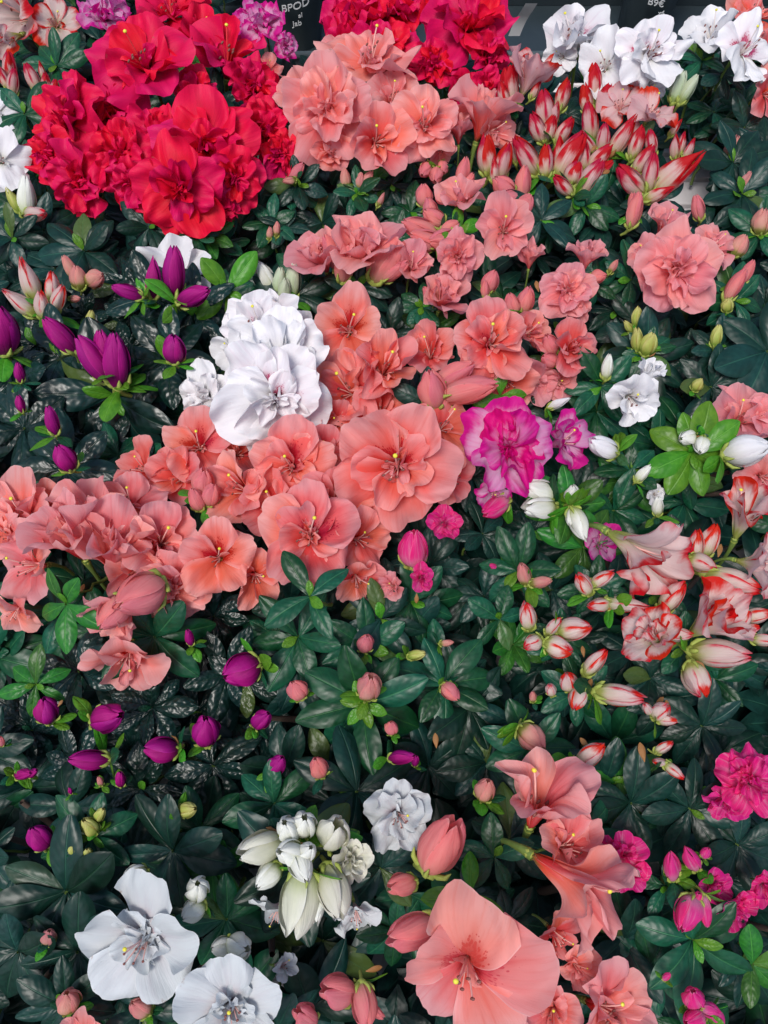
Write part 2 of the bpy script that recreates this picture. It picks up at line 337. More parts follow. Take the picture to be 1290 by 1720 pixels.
plant('stripe_r', 1080, 1080, 'dark', 'azalea with white funnels and plump buds edged in bright red, right side')
plant('purple_low', 250, 1200, 'glossy', 'purple azalea with scattered round buds in shiny dark leaves, lower left')
plant('green_mid', 640, 1160, 'dark', 'green azalea with neat leaf rosettes and single peach buds, below the coral blooms')
plant('white_low', 420, 1500, 'dark', 'white azalea with wide blooms and a ball of cream buds at the bottom')
plant('yellow_low', 130, 1450, 'dark', 'dark azalea at the bottom left with small yellow green buds')
plant('salmon_low', 880, 1500, 'dark', 'salmon azalea with the largest open trumpet bloom at the bottom middle')
plant('hot_low', 1180, 1500, 'dark', 'hot pink azalea with tight rose like buds at the bottom right')
FLOWER_SPOTS = []
def place(pl, M, name, me):
    """a part whose world matrix is M, under the plant's Empty"""
    p = PLANTS[pl]; L = M.copy(); L.translation = M.translation - p['loc']
    return link(name, me, p['o'], L)

# ------------------------------------------------------------------ petals
def sstep(x, a, b):
    t = np.clip((x - a) / (b - a), 0, 1); return t * t * (3 - 2 * t)
def petal_np(r, L, th0, th1, ts, te, W, ov, npet, ruf, frq, az, cup=0.0, twist=0.0, recurve=0.0, k=0.22, jag=0.0,
             nu=13, nv=13, r0=0.0, rho=None, groove=0.02):
    """one petal of a flower in the flower's own frame (axis +Z, azimuth az measured from +Y)"""
    N = 60; t = np.linspace(0, 1, N)
    th = th0 + (th1 - th0) * sstep(t, ts, te) + recurve * sstep(t, 0.7, 1.0)
    rr = r0 + np.concatenate([[0], np.cumsum(np.sin(th[:-1]))]) * L / N
    zz = np.concatenate([[0], np.cumsum(np.cos(th[:-1]))]) * L / N
    s = np.linspace(-1, 1, nu); T = np.linspace(0, 1, nv) ** 0.9
    S, TT = np.meshgrid(s, T)
    ph = [r.uniform(0, 6.28) for _ in range(8)]
    lf = 1 - k * np.abs(S) ** 2.6 + jag * (np.sin(S * 9 + ph[0]) * 0.5 + np.sin(S * 17 + ph[1]) * 0.5) - 0.03 * np.exp(-(S / 0.12) ** 2)
    te_ = TT * lf
    rad = np.interp(te_, t, rr); z = np.interp(te_, t, zz); tt = np.interp(te_, t, th)
    g = np.clip(te_ / 0.62, 0, 1) ** 0.8 * (1 - 0.16 * sstep(te_, 0.75, 1.05))
    w1 = W * L * g; w0 = rad * math.pi / npet * ov + 0.015 * L
    w = w0 * w1 / (w0 ** 3 + w1 ** 3 + 1e-12) ** (1 / 3) if ov > 0 else w1
    ro = np.maximum(rad, rho * L) if rho else np.maximum(rad, 0.02 * L)
    edge = np.clip(np.abs(S) ** 2.2 * sstep(te_, 0.25, 0.75) + sstep(te_, 0.62, 1.0), 0, 1.2)
    wave = (np.sin(S * frq * 1.0 + TT * 2.1 * frq * 0.5 + ph[2]) + 0.7 * np.sin(-S * frq * 1.3 + TT * frq * 1.1 + ph[3])
            + 0.45 * np.sin(S * frq * 2.3 + TT * frq * 1.9 + ph[4]))
    slow = np.sin(S * 2.2 + TT * 3 + ph[5]) + 0.6 * np.sin(S * 4.1 - TT * 4.4 + ph[6])
    d = L * (ruf * 1.15 * edge * wave + 0.052 * slow * te_ + 0.006 * np.sin(S * 11 + ph[1] + TT * 2) * te_ * (1 - 0.5 * te_) - groove * np.exp(-(S / 0.14) ** 2) * sstep(te_, 0.2, 0.5) * (1 - sstep(te_, 0.7, 1)))
    d += L * (cup * S * S * te_ + twist * S * te_ + r.uniform(-0.17, 0.10) * np.abs(S) ** 3.5 * te_ ** 1.5)
    psi = S * w / ro + 0.05 * ruf * 10 * edge * np.sin(S * frq * 1.1 + TT * frq + ph[7]) * 0.3
    nx = -np.cos(tt); nz = np.sin(tt)
    xr = (rad - ro) + (ro + nx * d) * np.cos(psi); yt = (ro + nx * d) * np.sin(psi); zf = z + nz * d
    ca, sa = math.cos(az), math.sin(az)
    X = yt * ca + xr * sa; Y = xr * ca - yt * sa
    V = np.stack([X, Y, zf], -1).reshape(-1, 3)
    uv = np.stack([(S + 1) / 2, te_ / max(1e-6, 1.0)], -1).reshape(-1, 2)
    return V, uv
STY = {
 #            whorls: (n, L, th0, th1, ts, te, W, ov, ruf, frq, k, cup, r0)
 'open':   [(5, 1.0, 14, 74, 0.05, 0.50, 0.52, 1.50, 0.062, 4.3, 0.22, -0.02, 0.03), (2, 0.44, 8, 50, 0.1, 0.8, 0.22, 0.0, 0.10, 4.5, 0.25, 0.15, 0.03)],
 'wide':   [(5, 1.0, 14, 78, 0.05, 0.45, 0.56, 1.50, 0.056, 4.0, 0.20, -0.03, 0.03), (2, 0.40, 8, 50, 0.1, 0.8, 0.22, 0.0, 0.10, 4.5, 0.25, 0.15, 0.03)],
 'cup':    [(5, 1.0, 12, 56, 0.10, 0.60, 0.54, 1.55, 0.060, 3.8, 0.20, 0.03, 0.04), (3, 0.74, 8, 34, 0.1, 0.6, 0.42, 1.3, 0.07, 4.2, 0.25, 0.05, 0.02)],
 'funnel': [(5, 1.0, 9, 56, 0.30, 0.85, 0.48, 1.50, 0.060, 3.8, 0.24, -0.03, 0.035)],
 'semi':   [(5, 1.0, 15, 78, 0.05, 0.45, 0.54, 1.50, 0.062, 4.3, 0.21, -0.03, 0.03), (5, 0.76, 14, 58, 0.05, 0.5, 0.50, 1.5, 0.065, 4.0, 0.22, 0.03, 0.02),
            (3, 0.50, 5, 38, 0.1, 0.7, 0.34, 0.0, 0.10, 4.5, 0.25, 0.12, 0.02)],
 'hose':   [(5, 1.0, 20, 76, 0.03, 0.40, 0.52, 1.40, 0.040, 3.8, 0.18, -0.03, 0.03), (5, 0.60, 10, 50, 0.05, 0.6, 0.50, 1.5, 0.070, 4.6, 0.22, 0.06, 0.02),
            (4, 0.46, 4, 26, 0.1, 0.7, 0.36, 0.0, 0.12, 4.5, 0.25, 0.12, 0.02)],
 'double': [(5, 1.0, 18, 84, 0.04, 0.40, 0.54, 1.5, 0.055, 4.6, 0.22, -0.02, 0.03), (5, 0.86, 12, 62, 0.05, 0.5, 0.50, 1.5, 0.070, 4.8, 0.24, 0.02, 0.03),
            (4, 0.68, 8, 40, 0.05, 0.6, 0.42, 1.3, 0.09, 5.0, 0.24, 0.06, 0.02), (3, 0.48, 2, 22, 0.1, 0.7, 0.30, 0.0, 0.13, 5.5, 0.25, 0.1, 0.01)],
 'frill':  [(5, 1.0, 20, 82, 0.04, 0.40, 0.58, 1.6, 0.080, 5.2, 0.20, 0.0, 0.03), (5, 0.86, 14, 60, 0.05, 0.5, 0.52, 1.5, 0.095, 5.4, 0.22, 0.04, 0.03),
            (3, 0.68, 8, 38, 0.05, 0.6, 0.46, 1.3, 0.12, 5.4, 0.24, 0.06, 0.02), (3, 0.48, 2, 20, 0.1, 0.7, 0.32, 0.0, 0.14, 5.5, 0.25, 0.1, 0.01)],
 'rose':   [(5, 1.0, 20, 58, 0.0, 0.5, 0.54, 1.6, 0.045, 4.5, 0.22, 0.05, 0.04), (4, 0.86, 12, 34, 0.0, 0.6, 0.48, 1.6, 0.06, 4.6, 0.22, 0.06, 0.03),
            (4, 0.74, 4, 10, 0.1, 0.7, 0.36, 1.3, 0.08, 5.0, 0.24, 0.1, 0.015)],
 'half':   [(5, 1.0, 15, 38, 0.0, 0.7, 0.46, 1.6, 0.055, 4.5, 0.28, 0.05, 0.03), (3, 0.88, 8, 12, 0.0, 0.7, 0.38, 1.3, 0.06, 5.0, 0.28, 0.08, 0.02)],
}
FIL = {'white': 'M_FILW', 'white_blotched': 'M_FILW', 'red': 'M_FILR'}
def frame(lx, ly, roll=0):
    z = (-FWD + RIGHT * lx + UP * ly).normalized()
    x = UP.cross(z); x = x.normalized() if x.length > 0.1 else RIGHT.copy()
    y = z.cross(x)
    if y.dot(UP) < 0 and abs(ly) < 1.2: pass
    a = R(roll); x2 = x * math.cos(a) + y * math.sin(a); y2 = z.cross(x2)
    return x2, y2, z
def flower(pl, kind, px, py, diam, lx=0, ly=0, h=0.0, roll=0, col=None, stam=True, spread=0.0, upper=None, bias=(0, 0), inner=None):
    """h is in cm over the canopy"""
    r = random.Random(int(px * 7 + py * 13))
    if pl in ('coral', 'salmon_l') and diam < 120: diam *= 1.18
    c, k = P(px, py, CANOPY + h / 100)
    x, y, z = frame(lx, ly, roll)
    squash = (r.uniform(0.86, 1.06), r.uniform(0.9, 1.06), 1.0)
    wh = STY[kind]
    th_out = R(wh[0][3] + spread)
    reach = math.sin(th_out) * 0.86 if kind not in ('funnel', 'half', 'rose', 'cup') else {'funnel': 0.62, 'half': 0.60, 'rose': 0.66, 'cup': 0.66}[kind]
    L = 0.5 * diam * k / FPX / reach * (1.12 if kind in ('cup', 'half', 'rose', 'funnel') else 1.05)
    big = diam > 110
    M = Matrix((x, y, z)).transposed().to_4x4()
    # receptacle, calyx and pedicel
    mb = MB()
    zoff = -0.42 * L if kind in ('funnel', 'half', 'rose', 'cup') else -0.22 * L
    down = M.to_3x3().inverted() @ Vector((0, 0, -1))
    p0 = Vector((0, 0, 0)); p1 = Vector((0, 0, -0.12 * L)); pts = [p0, p1]
    d = Vector((0, 0, -1))
    for i in range(4):
        d = (d * 0.6 + down * 0.4).normalized(); pts.append(pts[-1] + d * L * 0.18)
    mb.tube(pts, [0.06 * L, 0.045 * L] + [0.03 * L] * 4, 0, 6)
    mb.blob((0, 0, -0.05 * L), (0.055 * L, 0.06 * L), 1)
    M.translation = c + z * zoff
    base = place(pl, M, 'flower', mb.build('flower', [M_STEM, M_CALYX]))
    col = col or PLCOL[pl]
    for wi, (n, Lr, t0, t1, ts, te, W, ov, ruf, frq, kk, cup, r0) in enumerate(wh):
        a0 = (math.pi / n) * wi + r.uniform(-0.1, 0.1)
        for i in range(n):
            az_ = a0 + 2 * math.pi * i / n + r.uniform(-0.09, 0.09) + (r.uniform(-0.5, 0.5) if ov == 0 else 0)
            dt = r.uniform(-15, 13) if wi == 0 else r.uniform(-18, 20)
            # petals that point at the ground or into neighbours sag a little
            LL = L * Lr * r.uniform(0.90, 1.10) * (1 + bias[0] * math.sin(az_) + bias[1] * math.cos(az_))
            nu, nv = (17, 17) if big else (13, 12)
            if kind in ('frill', 'double') : nu, nv = (19, 16) if big else (15, 13)
            V, uv = petal_np(r, LL, R(t0), R(t1 + dt + spread), ts, te, W, ov, max(n, 4) if ov > 0 else 5, ruf * r.uniform(0.7, 1.35), frq * r.uniform(0.85, 1.2), az_,
                             cup=cup + r.uniform(-0.04, 0.05), twist=(0.10 if ov > 0 else 0.2) * (1 if i % 2 or n % 2 else -1) + r.uniform(-0.10, 0.10),
                             recurve=R(r.uniform(-25, 40)), k=kk, jag=0.020 if 'frill' in kind else 0.012, nu=nu, nv=nv, r0=r0 * L,
                             rho=0.0 if ov > 0 else 0.22)
            V = V * np.array(squash)
            cc = inner if (inner and wi) else col
            up = (i in (0, 1, n - 1)) if upper is None else (i in upper)
            if col == 'salmon_blotched' and not up: cc = 'salmon'
            if col == 'coral_blotched' and not up: cc = 'coral'
            if col == 'white_blotched' and not up: cc = 'white'
            me = mesh_np('petal', V, grid_faces(nu, nv), [MP[cc]], uv)
            link('petal', me, base)
    if stam and kind in ('open', 'wide', 'cup', 'funnel', 'semi', 'hose'):
        fm = globals()[FIL.get(col, 'M_FIL')]
        mb = MB(); ns = 6
        for i in range(ns):
            a = 2 * math.pi * i / ns + r.uniform(-0.3, 0.3); q = r.uniform(0.06, 0.17); hh = r.uniform(0.42, 0.62) * L
            pts = [Vector((math.sin(a) * q * L * f ** 1.5, math.cos(a) * q * L * f ** 1.5 - 0.06 * L * f * f, hh * f)) for f in (0.05, 0.3, 0.6, 0.85, 1)]
            mb.tube(pts, 0.010 * L, 0, 4); mb.blob(pts[-1], (0.018 * L, 0.032 * L), 1, (0.6, 0.5, 0.6), 6)
        link('stamens', mb.build('stamens', [fm, M_ANTHER]), base)
        mb = MB(); a = r.uniform(-1, 1)
        pts = [Vector((math.sin(a) * 0.16 * L * f ** 2, 0.16 * L * f ** 2, 0.80 * L * f)) for f in (0.05, 0.3, 0.6, 0.85, 1)]
        mb.tube(pts, [0.018 * L, 0.013 * L, 0.012 * L, 0.012 * L, 0.012 * L], 0, 5); mb.blob(pts[-1], (0.030 * L, 0.022 * L), 1)
        link('pistil', mb.build('pistil', [fm, M_STIGMA]), base)
    FLOWER_SPOTS.append((px, py, diam * 0.36))
    PLANTS[pl]['n'] += 1
    return base

# ------------------------------------------------------------------ buds
def bud_petal_np(i, n, wr, tipopen, r, span=2.7):
    """length 1 along +Z from the origin; a petal wraps the bud and tucks under the next one"""
    nu, nv = 10, 11
    S, T = np.meshgrid(np.linspace(0, 1, nu), np.linspace(0, 1, nv))
    prof = np.sin(np.pi * np.clip(T * 0.90 + 0.07, 0, 1) ** (0.82 if wr < 0.48 else 1.02)) ** (0.80 if wr < 0.48 else 0.62)
    prof = prof * (1 - 0.12 * T)
    # outline narrows towards the tip
    half = span / 2 * (1 - 0.55 * T ** 2.5)
    a0 = 2 * math.pi * i / n + 0.7 * T * 0.9
    psi = a0 + (S - 0.5) * 2 * half
    rad = prof * wr / 2 * (0.76 + 0.32 * S + 0.05 * np.sin(S * 5 + T * 4 + r.uniform(0, 6)) * T) + tipopen * sstep(T, 0.55, 1.0) * 0.25 * (0.6 + 0.4 * S)
    rad *= 1 + 0.05 * np.sin(3 * psi + 2 * T + r.uniform(0, 6)) * T + 0.035 * np.sin(7 * psi + 5 * T + r.uniform(0, 6)) * T ** 0.7
    rad *= 1 - 0.10 * np.exp(-((S - 0.5) / 0.10) ** 2) * sstep(T, 0.1, 0.5) + 0.04 * np.sin(T * 8 + S * 5 + r.uniform(0, 6)) * T
    z = T * (1 - 0.10 * (S - 0.5) ** 2 * 4 * T)
    V = np.stack([rad * np.sin(psi), rad * np.cos(psi), z], -1).reshape(-1, 3)
    uv = np.stack([S, T], -1).reshape(-1, 2)
    return V, uv
_bud = {}
BST = {'slim': (0.40, 0.0, 3), 'mid': (0.49, 0.07, 5), 'plump': (0.74, 0.07, 5), 'round': (0.9, 0.04, 5), 'loose': (0.50, 0.35, 4), 'fat': (0.66, 0.22, 4)}
def bud_meshes(style, var, col):
    k = (style, var, col)
    if k not in _bud:
        r = random.Random(hash((style, var)) % 9999 if False else var * 31 + len(style) * 7 + ord(style[0]))
        wr, to, n = BST[style]; wr *= r.uniform(0.92, 1.1)
        ms = []
        for i in range(n):
            V, uv = bud_petal_np(i, n, wr, to, r); V = V * np.array([1, 1, r.uniform(0.95, 1.03)])
            ms.append(mesh_np('bud_petal', V, grid_faces(10, 11), [MP[col]], uv))
        mb = MB()
        mb.tube([(0, 0, 0.1), (0, 0, 0.0), (0.0, 0.04, -0.08), (0, 0.14, -0.18), (0, 0.32, -0.28)], [0.10 * wr * 2, 0.13 * wr * 2, 0.06, 0.045, 0.04], 0, 7)
        for i in range(5):                       # sepals hug the base
            a = 2 * math.pi * i / 5 + r.uniform(-0.2, 0.2); l = r.uniform(0.16, 0.30)
            for f0, f1 in ((0.0, 1.0),):
                pts = [Vector((math.sin(a), math.cos(a), 0)) * wr * 0.5 * q for q in (0.2, 0.55, 0.84, 0.96)]
                for q, zz in enumerate((-0.02, 0.03, 0.12, l)): pts[q].z = zz
                mb.tube(pts, [0.03, 0.05, 0.045, 0.008], 0 if r.random() < 0.88 else 1, 5)
        _bud[k] = (ms, mb.build('bud', [M_CALYX, M_DRY]))
    return _bud[k]
def bud(pl, px, py, ln, ang=90, style='mid', col=None, h=1.5, f=None):
    """ang: where the tip points in the picture (0 right, 90 up); f: how far it is turned to the viewer"""
    r = random.Random(int(px * 5 + py * 17))
    c, k = P(px, py, CANOPY + h / 100)
    f = R(30 if f is None else f)
    a = R(ang + r.uniform(-6, 6))
    z = ((RIGHT * math.cos(a) + UP * math.sin(a)) * math.cos(f) - FWD * math.sin(f)).normalized()
    wr = BST[style][0]
    L = 1.12 * ln * k / FPX / max(math.cos(f) + wr * 0.5 * math.sin(f), 0.3)
    y = (FWD - z * FWD.dot(z)).normalized(); x = y.cross(z); ro = r.uniform(-0.5, 0.5)   # the stalk bends away, down into the plant
    x2 = x * math.cos(ro) + y * math.sin(ro); y2 = z.cross(x2)
    M = Matrix((x2, y2, z)).transposed().to_4x4() @ Matrix.Diagonal((L, L, L, 1))
    M.translation = c - z * L * 0.5
    ms, bm = bud_meshes(style, r.randrange(4), col or PBUD[pl])
    b = place(pl, M, 'bud', bm)
    rt = Matrix.Rotation(r.uniform(0, 6.28), 4, 'Z') @ Matrix.Diagonal((r.uniform(0.9, 1.08), r.uniform(0.9, 1.08), 1, 1))
    for m in ms: link('bud_petal', m, b, rt)
    if pl in ('green_mid', 'purple_low', 'yellow_low', 'budding_r', 'green_r', 'white_r', 'hot_low', 'purple_l') or r.random() < 0.3:
        for i in range(r.choice((3, 4, 5))):     # fresh leaves round the bud's foot
            a_ = r.uniform(0, 6.28); sc_ = r.uniform(0.55, 0.95) * min(1.0, 44 / ln + 0.25)
            m_ = Matrix.Rotation(a_, 4, 'Z') @ Matrix.Rotation(R(r.uniform(-10, 35)), 4, 'X') @ Matrix.Diagonal((sc_, sc_, sc_, 1)); m_.translation = Vector((0, 0, -0.08))
            link('leaf', leaf_mesh('bright' if r.random() < 0.75 else 'mid', r.randrange(6)), b, m_)
    FLOWER_SPOTS.append((px, py, ln * 0.22))
    PLANTS[pl]['n'] += 1
    return b

# ------------------------------------------------------------------ leaves
_leaf = {}
def leaf_mesh(mat, var):
    k = (mat, var)
    if k not in _leaf:
        r = random.Random(var * 11 + 3); nu, nv = 11, 15
        S, T = np.meshgrid(np.linspace(-1, 1, nu), np.linspace(0, 1, nv))
        W = r.uniform(0.20, 0.27) * (1.12 if mat == 'bright' else 1)
        pk = r.uniform(0.9, 1.15)
        w = W * np.sin(np.pi * np.clip(T ** (pk + 0.25) * 0.955 + 0.012, 0, 1)) ** 0.66 * (0.75 + 0.25 * sstep(T, 0.0, 0.5))
        droop = r.uniform(0.10, 0.48); fold = r.uniform(0.10, 0.42); q = 0.009 if mat == 'glossy' else 0.004
        x = S * w; yl = T - 0.03 * S * S * T
        z = -droop * T ** 2 + 0.10 * T + fold * np.abs(S) * w - 0.42 * S * S * w
        z += 0.022 * np.sin(T * 7 + S * 2 + r.uniform(0, 6)) * np.abs(S) + q * np.cos((T - 0.22 * np.abs(S)) * 44) * np.abs(S) * (1 - S * S) * 2
        sway = r.uniform(-0.09, 0.09); x = x + sway * T * T
        V = np.stack([x, yl, z], -1).reshape(-1, 3)
        uv = np.stack([(S + 1) / 2, T], -1).reshape(-1, 2)
        _leaf[k] = mesh_np('leaf', V, grid_faces(nu, nv), [ML[mat]], uv)
    return _leaf[k]
_stem = []
def stem_mesh():
    if not _stem:
        for v in range(4):
            r = random.Random(v); mb = MB(); pts = [Vector((0, 0, 0.01))]
            for i in range(6): pts.append(pts[-1] + Vector((r.uniform(-0.12, 0.12), r.uniform(-0.12, 0.12), -0.35)))
            mb.tube(pts, [0.018, 0.022, 0.026, 0.03, 0.035, 0.04, 0.045], 0, 6); _stem.append(mb.build('shoot', [M_STEM]))
    return rng.choice(_stem)
def shoot(pl, px, py, rpx, lx=0.0, ly=0.15, h=-1.0, n=7, mat=None, roll=None, young=3, spread=72, ymat='bright', pt=None):
    """a leafy shoot tip: a whorl of leaves round a short stem"""
    r = random.Random(int(px * 3 + py * 19) + n)
    if pt is None: c, k = P(px, py, CANOPY + h / 100)
    else: c, k = pt
    Lf = rpx * k / FPX
    x, y, z = frame(lx, ly, r.uniform(0, 360) if roll is None else roll)
    M = Matrix((x, y, z)).transposed().to_4x4() @ Matrix.Diagonal((Lf, Lf, Lf, 1))
    M.translation = c
    st = place(pl, M, 'shoot', stem_mesh())
    mat = mat or PLANTS[pl]['leaf']
    g = r.uniform(0, 6.28) if roll is None else 0
    for i in range(n + young):
        yg = i >= n
        a = g + 2.39996 * i + r.uniform(-0.25, 0.25) if yg else g + 2 * math.pi * i / n + r.uniform(-0.22, 0.22)
        el_ = (spread + r.uniform(-16, 14) + (10 if i % 2 else -6)) if not yg else r.uniform(30, 62)
        sc_ = r.uniform(0.80, 1.08) if not yg else r.uniform(0.26, 0.46)
        me = leaf_mesh(ymat if yg else mat, r.randrange(6))
        # leaf local +Y runs outwards, +Z is the upper side
        ML_ = Matrix.Rotation(a, 4, 'Z') @ Matrix.Rotation(R(90 - el_), 4, 'X') @ Matrix.Rotation(r.uniform(-0.35, 0.35), 4, 'Y') @ Matrix.Diagonal((sc_ * r.uniform(0.9, 1.12), sc_, sc_, 1))
        ML_.translation = Vector((0, 0, -0.02 * (i % 3) - (0 if yg else 0.03)))
        link('leaf', me, st, ML_)
    return st
PLCOL = {'stripe_tl': 'striped_light', 'lilac_tl': 'lilac_pink', 'red_l': 'red', 'lilac_top': 'lilac_pink', 'red_r': 'red', 'salmon_top': 'salmon',
 'stripe_tr': 'striped', 'white_tr': 'white', 'white_corner': 'white', 'coral_corner': 'coral', 'green_r': 'pink', 'pink_mid': 'pink', 'pink_r': 'pink',
 'budding_r': 'pink', 'stripe_l': 'striped_light', 'white_edge': 'white', 'white_mid': 'white', 'purple_l': 'purple', 'coral': 'coral', 'salmon_l': 'salmon',
 'hot_mid': 'hot_pink', 'white_r': 'white', 'pink_edge': 'pink', 'stripe_r': 'striped_bloom', 'purple_low': 'purple', 'green_mid': 'pink', 'white_low': 'dimmed_white',
 'yellow_low': 'pink', 'salmon_low': 'salmon', 'hot_low': 'hot_pink'}
PBUD = dict(PLCOL)
PBUD.update({'stripe_tr': 'striped_bud', 'stripe_tl': 'striped_bud', 'pink_mid': 'pink_bud', 'pink_r': 'pink_bud', 'salmon_top': 'peach_bud', 'coral': 'pink_bud',
 'salmon_l': 'pink_bud', 'green_mid': 'peach_bud', 'green_r': 'peach_bud', 'budding_r': 'green_bud', 'white_r': 'white_green', 'white_low': 'white_green',
 'white_mid': 'sage_bud', 'white_tr': 'sage_bud', 'yellow_low': 'green_bud', 'salmon_low': 'pink_bud', 'hot_mid': 'hot_pink', 'stripe_r': 'striped_light', 'stripe_l': 'striped_light',
 'red_l': 'peach_bud', 'white_edge': 'striped_light', 'purple_low': 'purple'})

# ================================================================== the blooms
F = flower
# striped, top left
F('stripe_tl', 'funnel', 38, 28, 120, -0.5, -0.5, 1.5); F('stripe_tl', 'open', 95, 42, 92, 0.3, -0.2, 1.5); F('stripe_tl', 'funnel', 14, 66, 80, -0.6, -1.0, 2)
F('lilac_tl', 'frill', 176, 30, 92, 0.1, 0.4, 2)
F('lilac_top', 'frill', 444, 42, 84, -0.1, 0.3, 2.5); F('lilac_top', 'rose', 418, 34, 52, -0.7, 0.3, 2); F('lilac_top', 'frill', 478, 76, 46, 0.7, -0.2, 2.2)
F('lilac_top', 'open', 452, 118, 55, 0.3, 0, 1.0, col='salmon')
# red, upper left
for a in [('semi', 288, 28, 125, 0, 0.7, 2.0), ('semi', 243, 112, 175, -0.1, 0.1, 4.2), ('cup', 383, 92, 125, 0.25, 0.5, 2.2), ('frill', 330, 152, 72, 0.1, 0, 2.6),
          ('frill', 426, 150, 110, 0.5, 0.1, 2.2), ('frill', 118, 205, 150, -0.4, 0.1, 2.6), ('frill', 85, 262, 105, -0.7, -0.1, 2.4), ('frill', 190, 190, 110, 0, 0.2, 2.0),
          ('frill', 135, 305, 115, -0.3, -0.7, 1.8), ('frill', 205, 262, 120, 0.0, -0.1, 3.0), ('frill', 262, 230, 110, 0, 0, 3.0), ('double', 345, 245, 165, 0.1, 0.0, 4.0),
          ('frill', 442, 222, 115, 0.6, 0, 2.6), ('double', 305, 320, 160, -0.05, -0.6, 3.6), ('frill', 392, 300, 105, 0.4, -0.5, 3.0), ('frill', 225, 308, 90, -0.2, -0.6, 2.4),
          ('frill', 470, 262, 80, 0.7, -0.3, 2.0), ('cup', 340, 60, 85, 0.3, 0.2, 2.6), ('frill', 372, 352, 60, 0.2, -1, 1.4), ('rose', 206, 70, 60, -0.4, 0.4, 2.0)]:
    F('red_l', *a)
# red, back
for a in [('frill', 600, 35, 125, -0.3, 0.4, 2.5), ('frill', 660, 20, 115, 0, 0.6, 2.0), ('frill', 650, 85, 110, 0.2, 0.2, 2.2), ('frill', 728, 112, 85, 0.3, 0, 2.0),
          ('double', 785, 45, 165, 0.1, 0.2, 3.5), ('frill', 820, 95, 85, 0.6, -0.1, 2.6), ('frill', 815, 150, 70, 0.5, -0.6, 1.8), ('frill', 735, 25, 90, -0.2, 0.4, 2.0),
          ('rose', 778, 150, 50, 0, -0.4, 1.2), ('rose', 578, 80, 70, -0.4, -0.2, 1.6), ('rose', 788, 178, 40, 0, -0.5, 1)]:
    F('red_r', *a)
# salmon, top
for a in [('double', 552, 185, 165, -0.1, -0.1, 4.2), ('semi', 622, 108, 155, 0.0, 0.5, 3.2), ('cup', 634, 235, 100, 0.2, -0.2, 3.4, 0, 'coral'), ('semi', 712, 212, 130, 0.0, -0.1, 3.6),
          ('cup', 572, 95, 70, -0.3, 0.6, 2.4), ('open', 752, 205, 80, 0.5, 0.2, 2.4), ('half', 812, 195, 105, 0.35, 1.2, 3.0), ('cup', 830, 220, 70, 0.9, -0.1, 2.2),
          ('cup', 505, 160, 80, -0.6, 0.4, 2.6), ('rose', 560, 255, 60, 0, -0.7, 2.2, 0, 'coral'), ('half', 770, 222, 52, -0.1, 1.2, 2.6), ('cup', 660, 165, 80, 0.2, 0.3, 2.6), ('open', 740, 250, 55, 0.1, -0.9, 2.0)]:
    F('salmon_top', *a)
for a in [(714, 286, 32, 250, 'plump', 'pink_bud'), (732, 295, 30, 260, 'plump', 'pink_bud'), (744, 282, 26, 270, 'plump', 'pink_bud'), (580, 300, 32, 95, 'mid'), (604, 305, 28, 70, 'mid'), (616, 302, 30, 45, 'mid'),
          (498, 290, 36, 40, 'mid', 'pink_bud'), (486, 303, 24, 200, 'mid'), (465, 385, 24, 85, 'mid'), (453, 392, 20, 80, 'mid')]:
    bud('salmon_top', *a)
# striped buds, top right
F('stripe_tr', 'half', 888, 128, 82, 0.5, 1.4, 3.4); F('stripe_tr', 'open', 1092, 195, 98, 0.35, 0.45, 3.4); F('stripe_tr', 'open', 1042, 182, 82, -0.4, 0.4, 2.8)
F('stripe_tr', 'cup', 1055, 150, 48, 0.2, 1.4, 2.6)
for a in [(856, 146, 58, 100, 'loose'), (846, 160, 40, 120, 'mid'), (998, 140, 58, 95, 'mid'), (984, 165, 42, 110, 'mid'), (1014, 163, 40, 70, 'mid'), (946, 160, 46, 75, 'mid'),
          (916, 186, 62, 100, 'mid'), (903, 215, 48, 125, 'mid'), (948, 220, 44, 55, 'mid'), (924, 216, 40, 85, 'mid'), (990, 205, 58, 108, 'mid'), (987, 238, 42, 140, 'slim'),
          (1013, 232, 42, 92, 'mid'), (1046, 228, 66, 55, 'slim'), (818, 260, 60, 100, 'mid'), (846, 272, 56, 80, 'mid'), (830, 285, 38, 90, 'slim'), (884, 262, 66, 130, 'mid'),
          (866, 250, 40, 100, 'slim'), (917, 270, 48, 95, 'mid'), (957, 262, 76, 58, 'mid'), (939, 255, 48, 95, 'slim'), (964, 290, 36, 70, 'plump'), (982, 262, 44, 85, 'slim'),
          (945, 311, 44, 150, 'mid'), (992, 298, 62, 55, 'mid'), (1008, 265, 48, 50, 'mid'), (1012, 285, 40, 35, 'mid'), (1058, 302, 64, 145, 'mid'), (1093, 290, 58, 85, 'mid'),
          (1136, 290, 92, 30, 'slim'), (1108, 325, 48, 20, 'slim'), (1070, 240, 48, 75, 'mid'), (1094, 240, 40, 110, 'mid'), (1082, 268, 50, 55, 'mid'), (1066, 215, 44, 100, 'slim'),
          (1134, 246, 36, 95, 'slim'), (1145, 240, 34, 80, 'slim'), (1158, 250, 32, 65, 'slim'), (1135, 215, 28, 60, 'slim'), (900, 150, 30, 60, 'slim'), (931, 192, 40, 75, 'slim')]:
    bud('stripe_tr', *a, h=2.6)
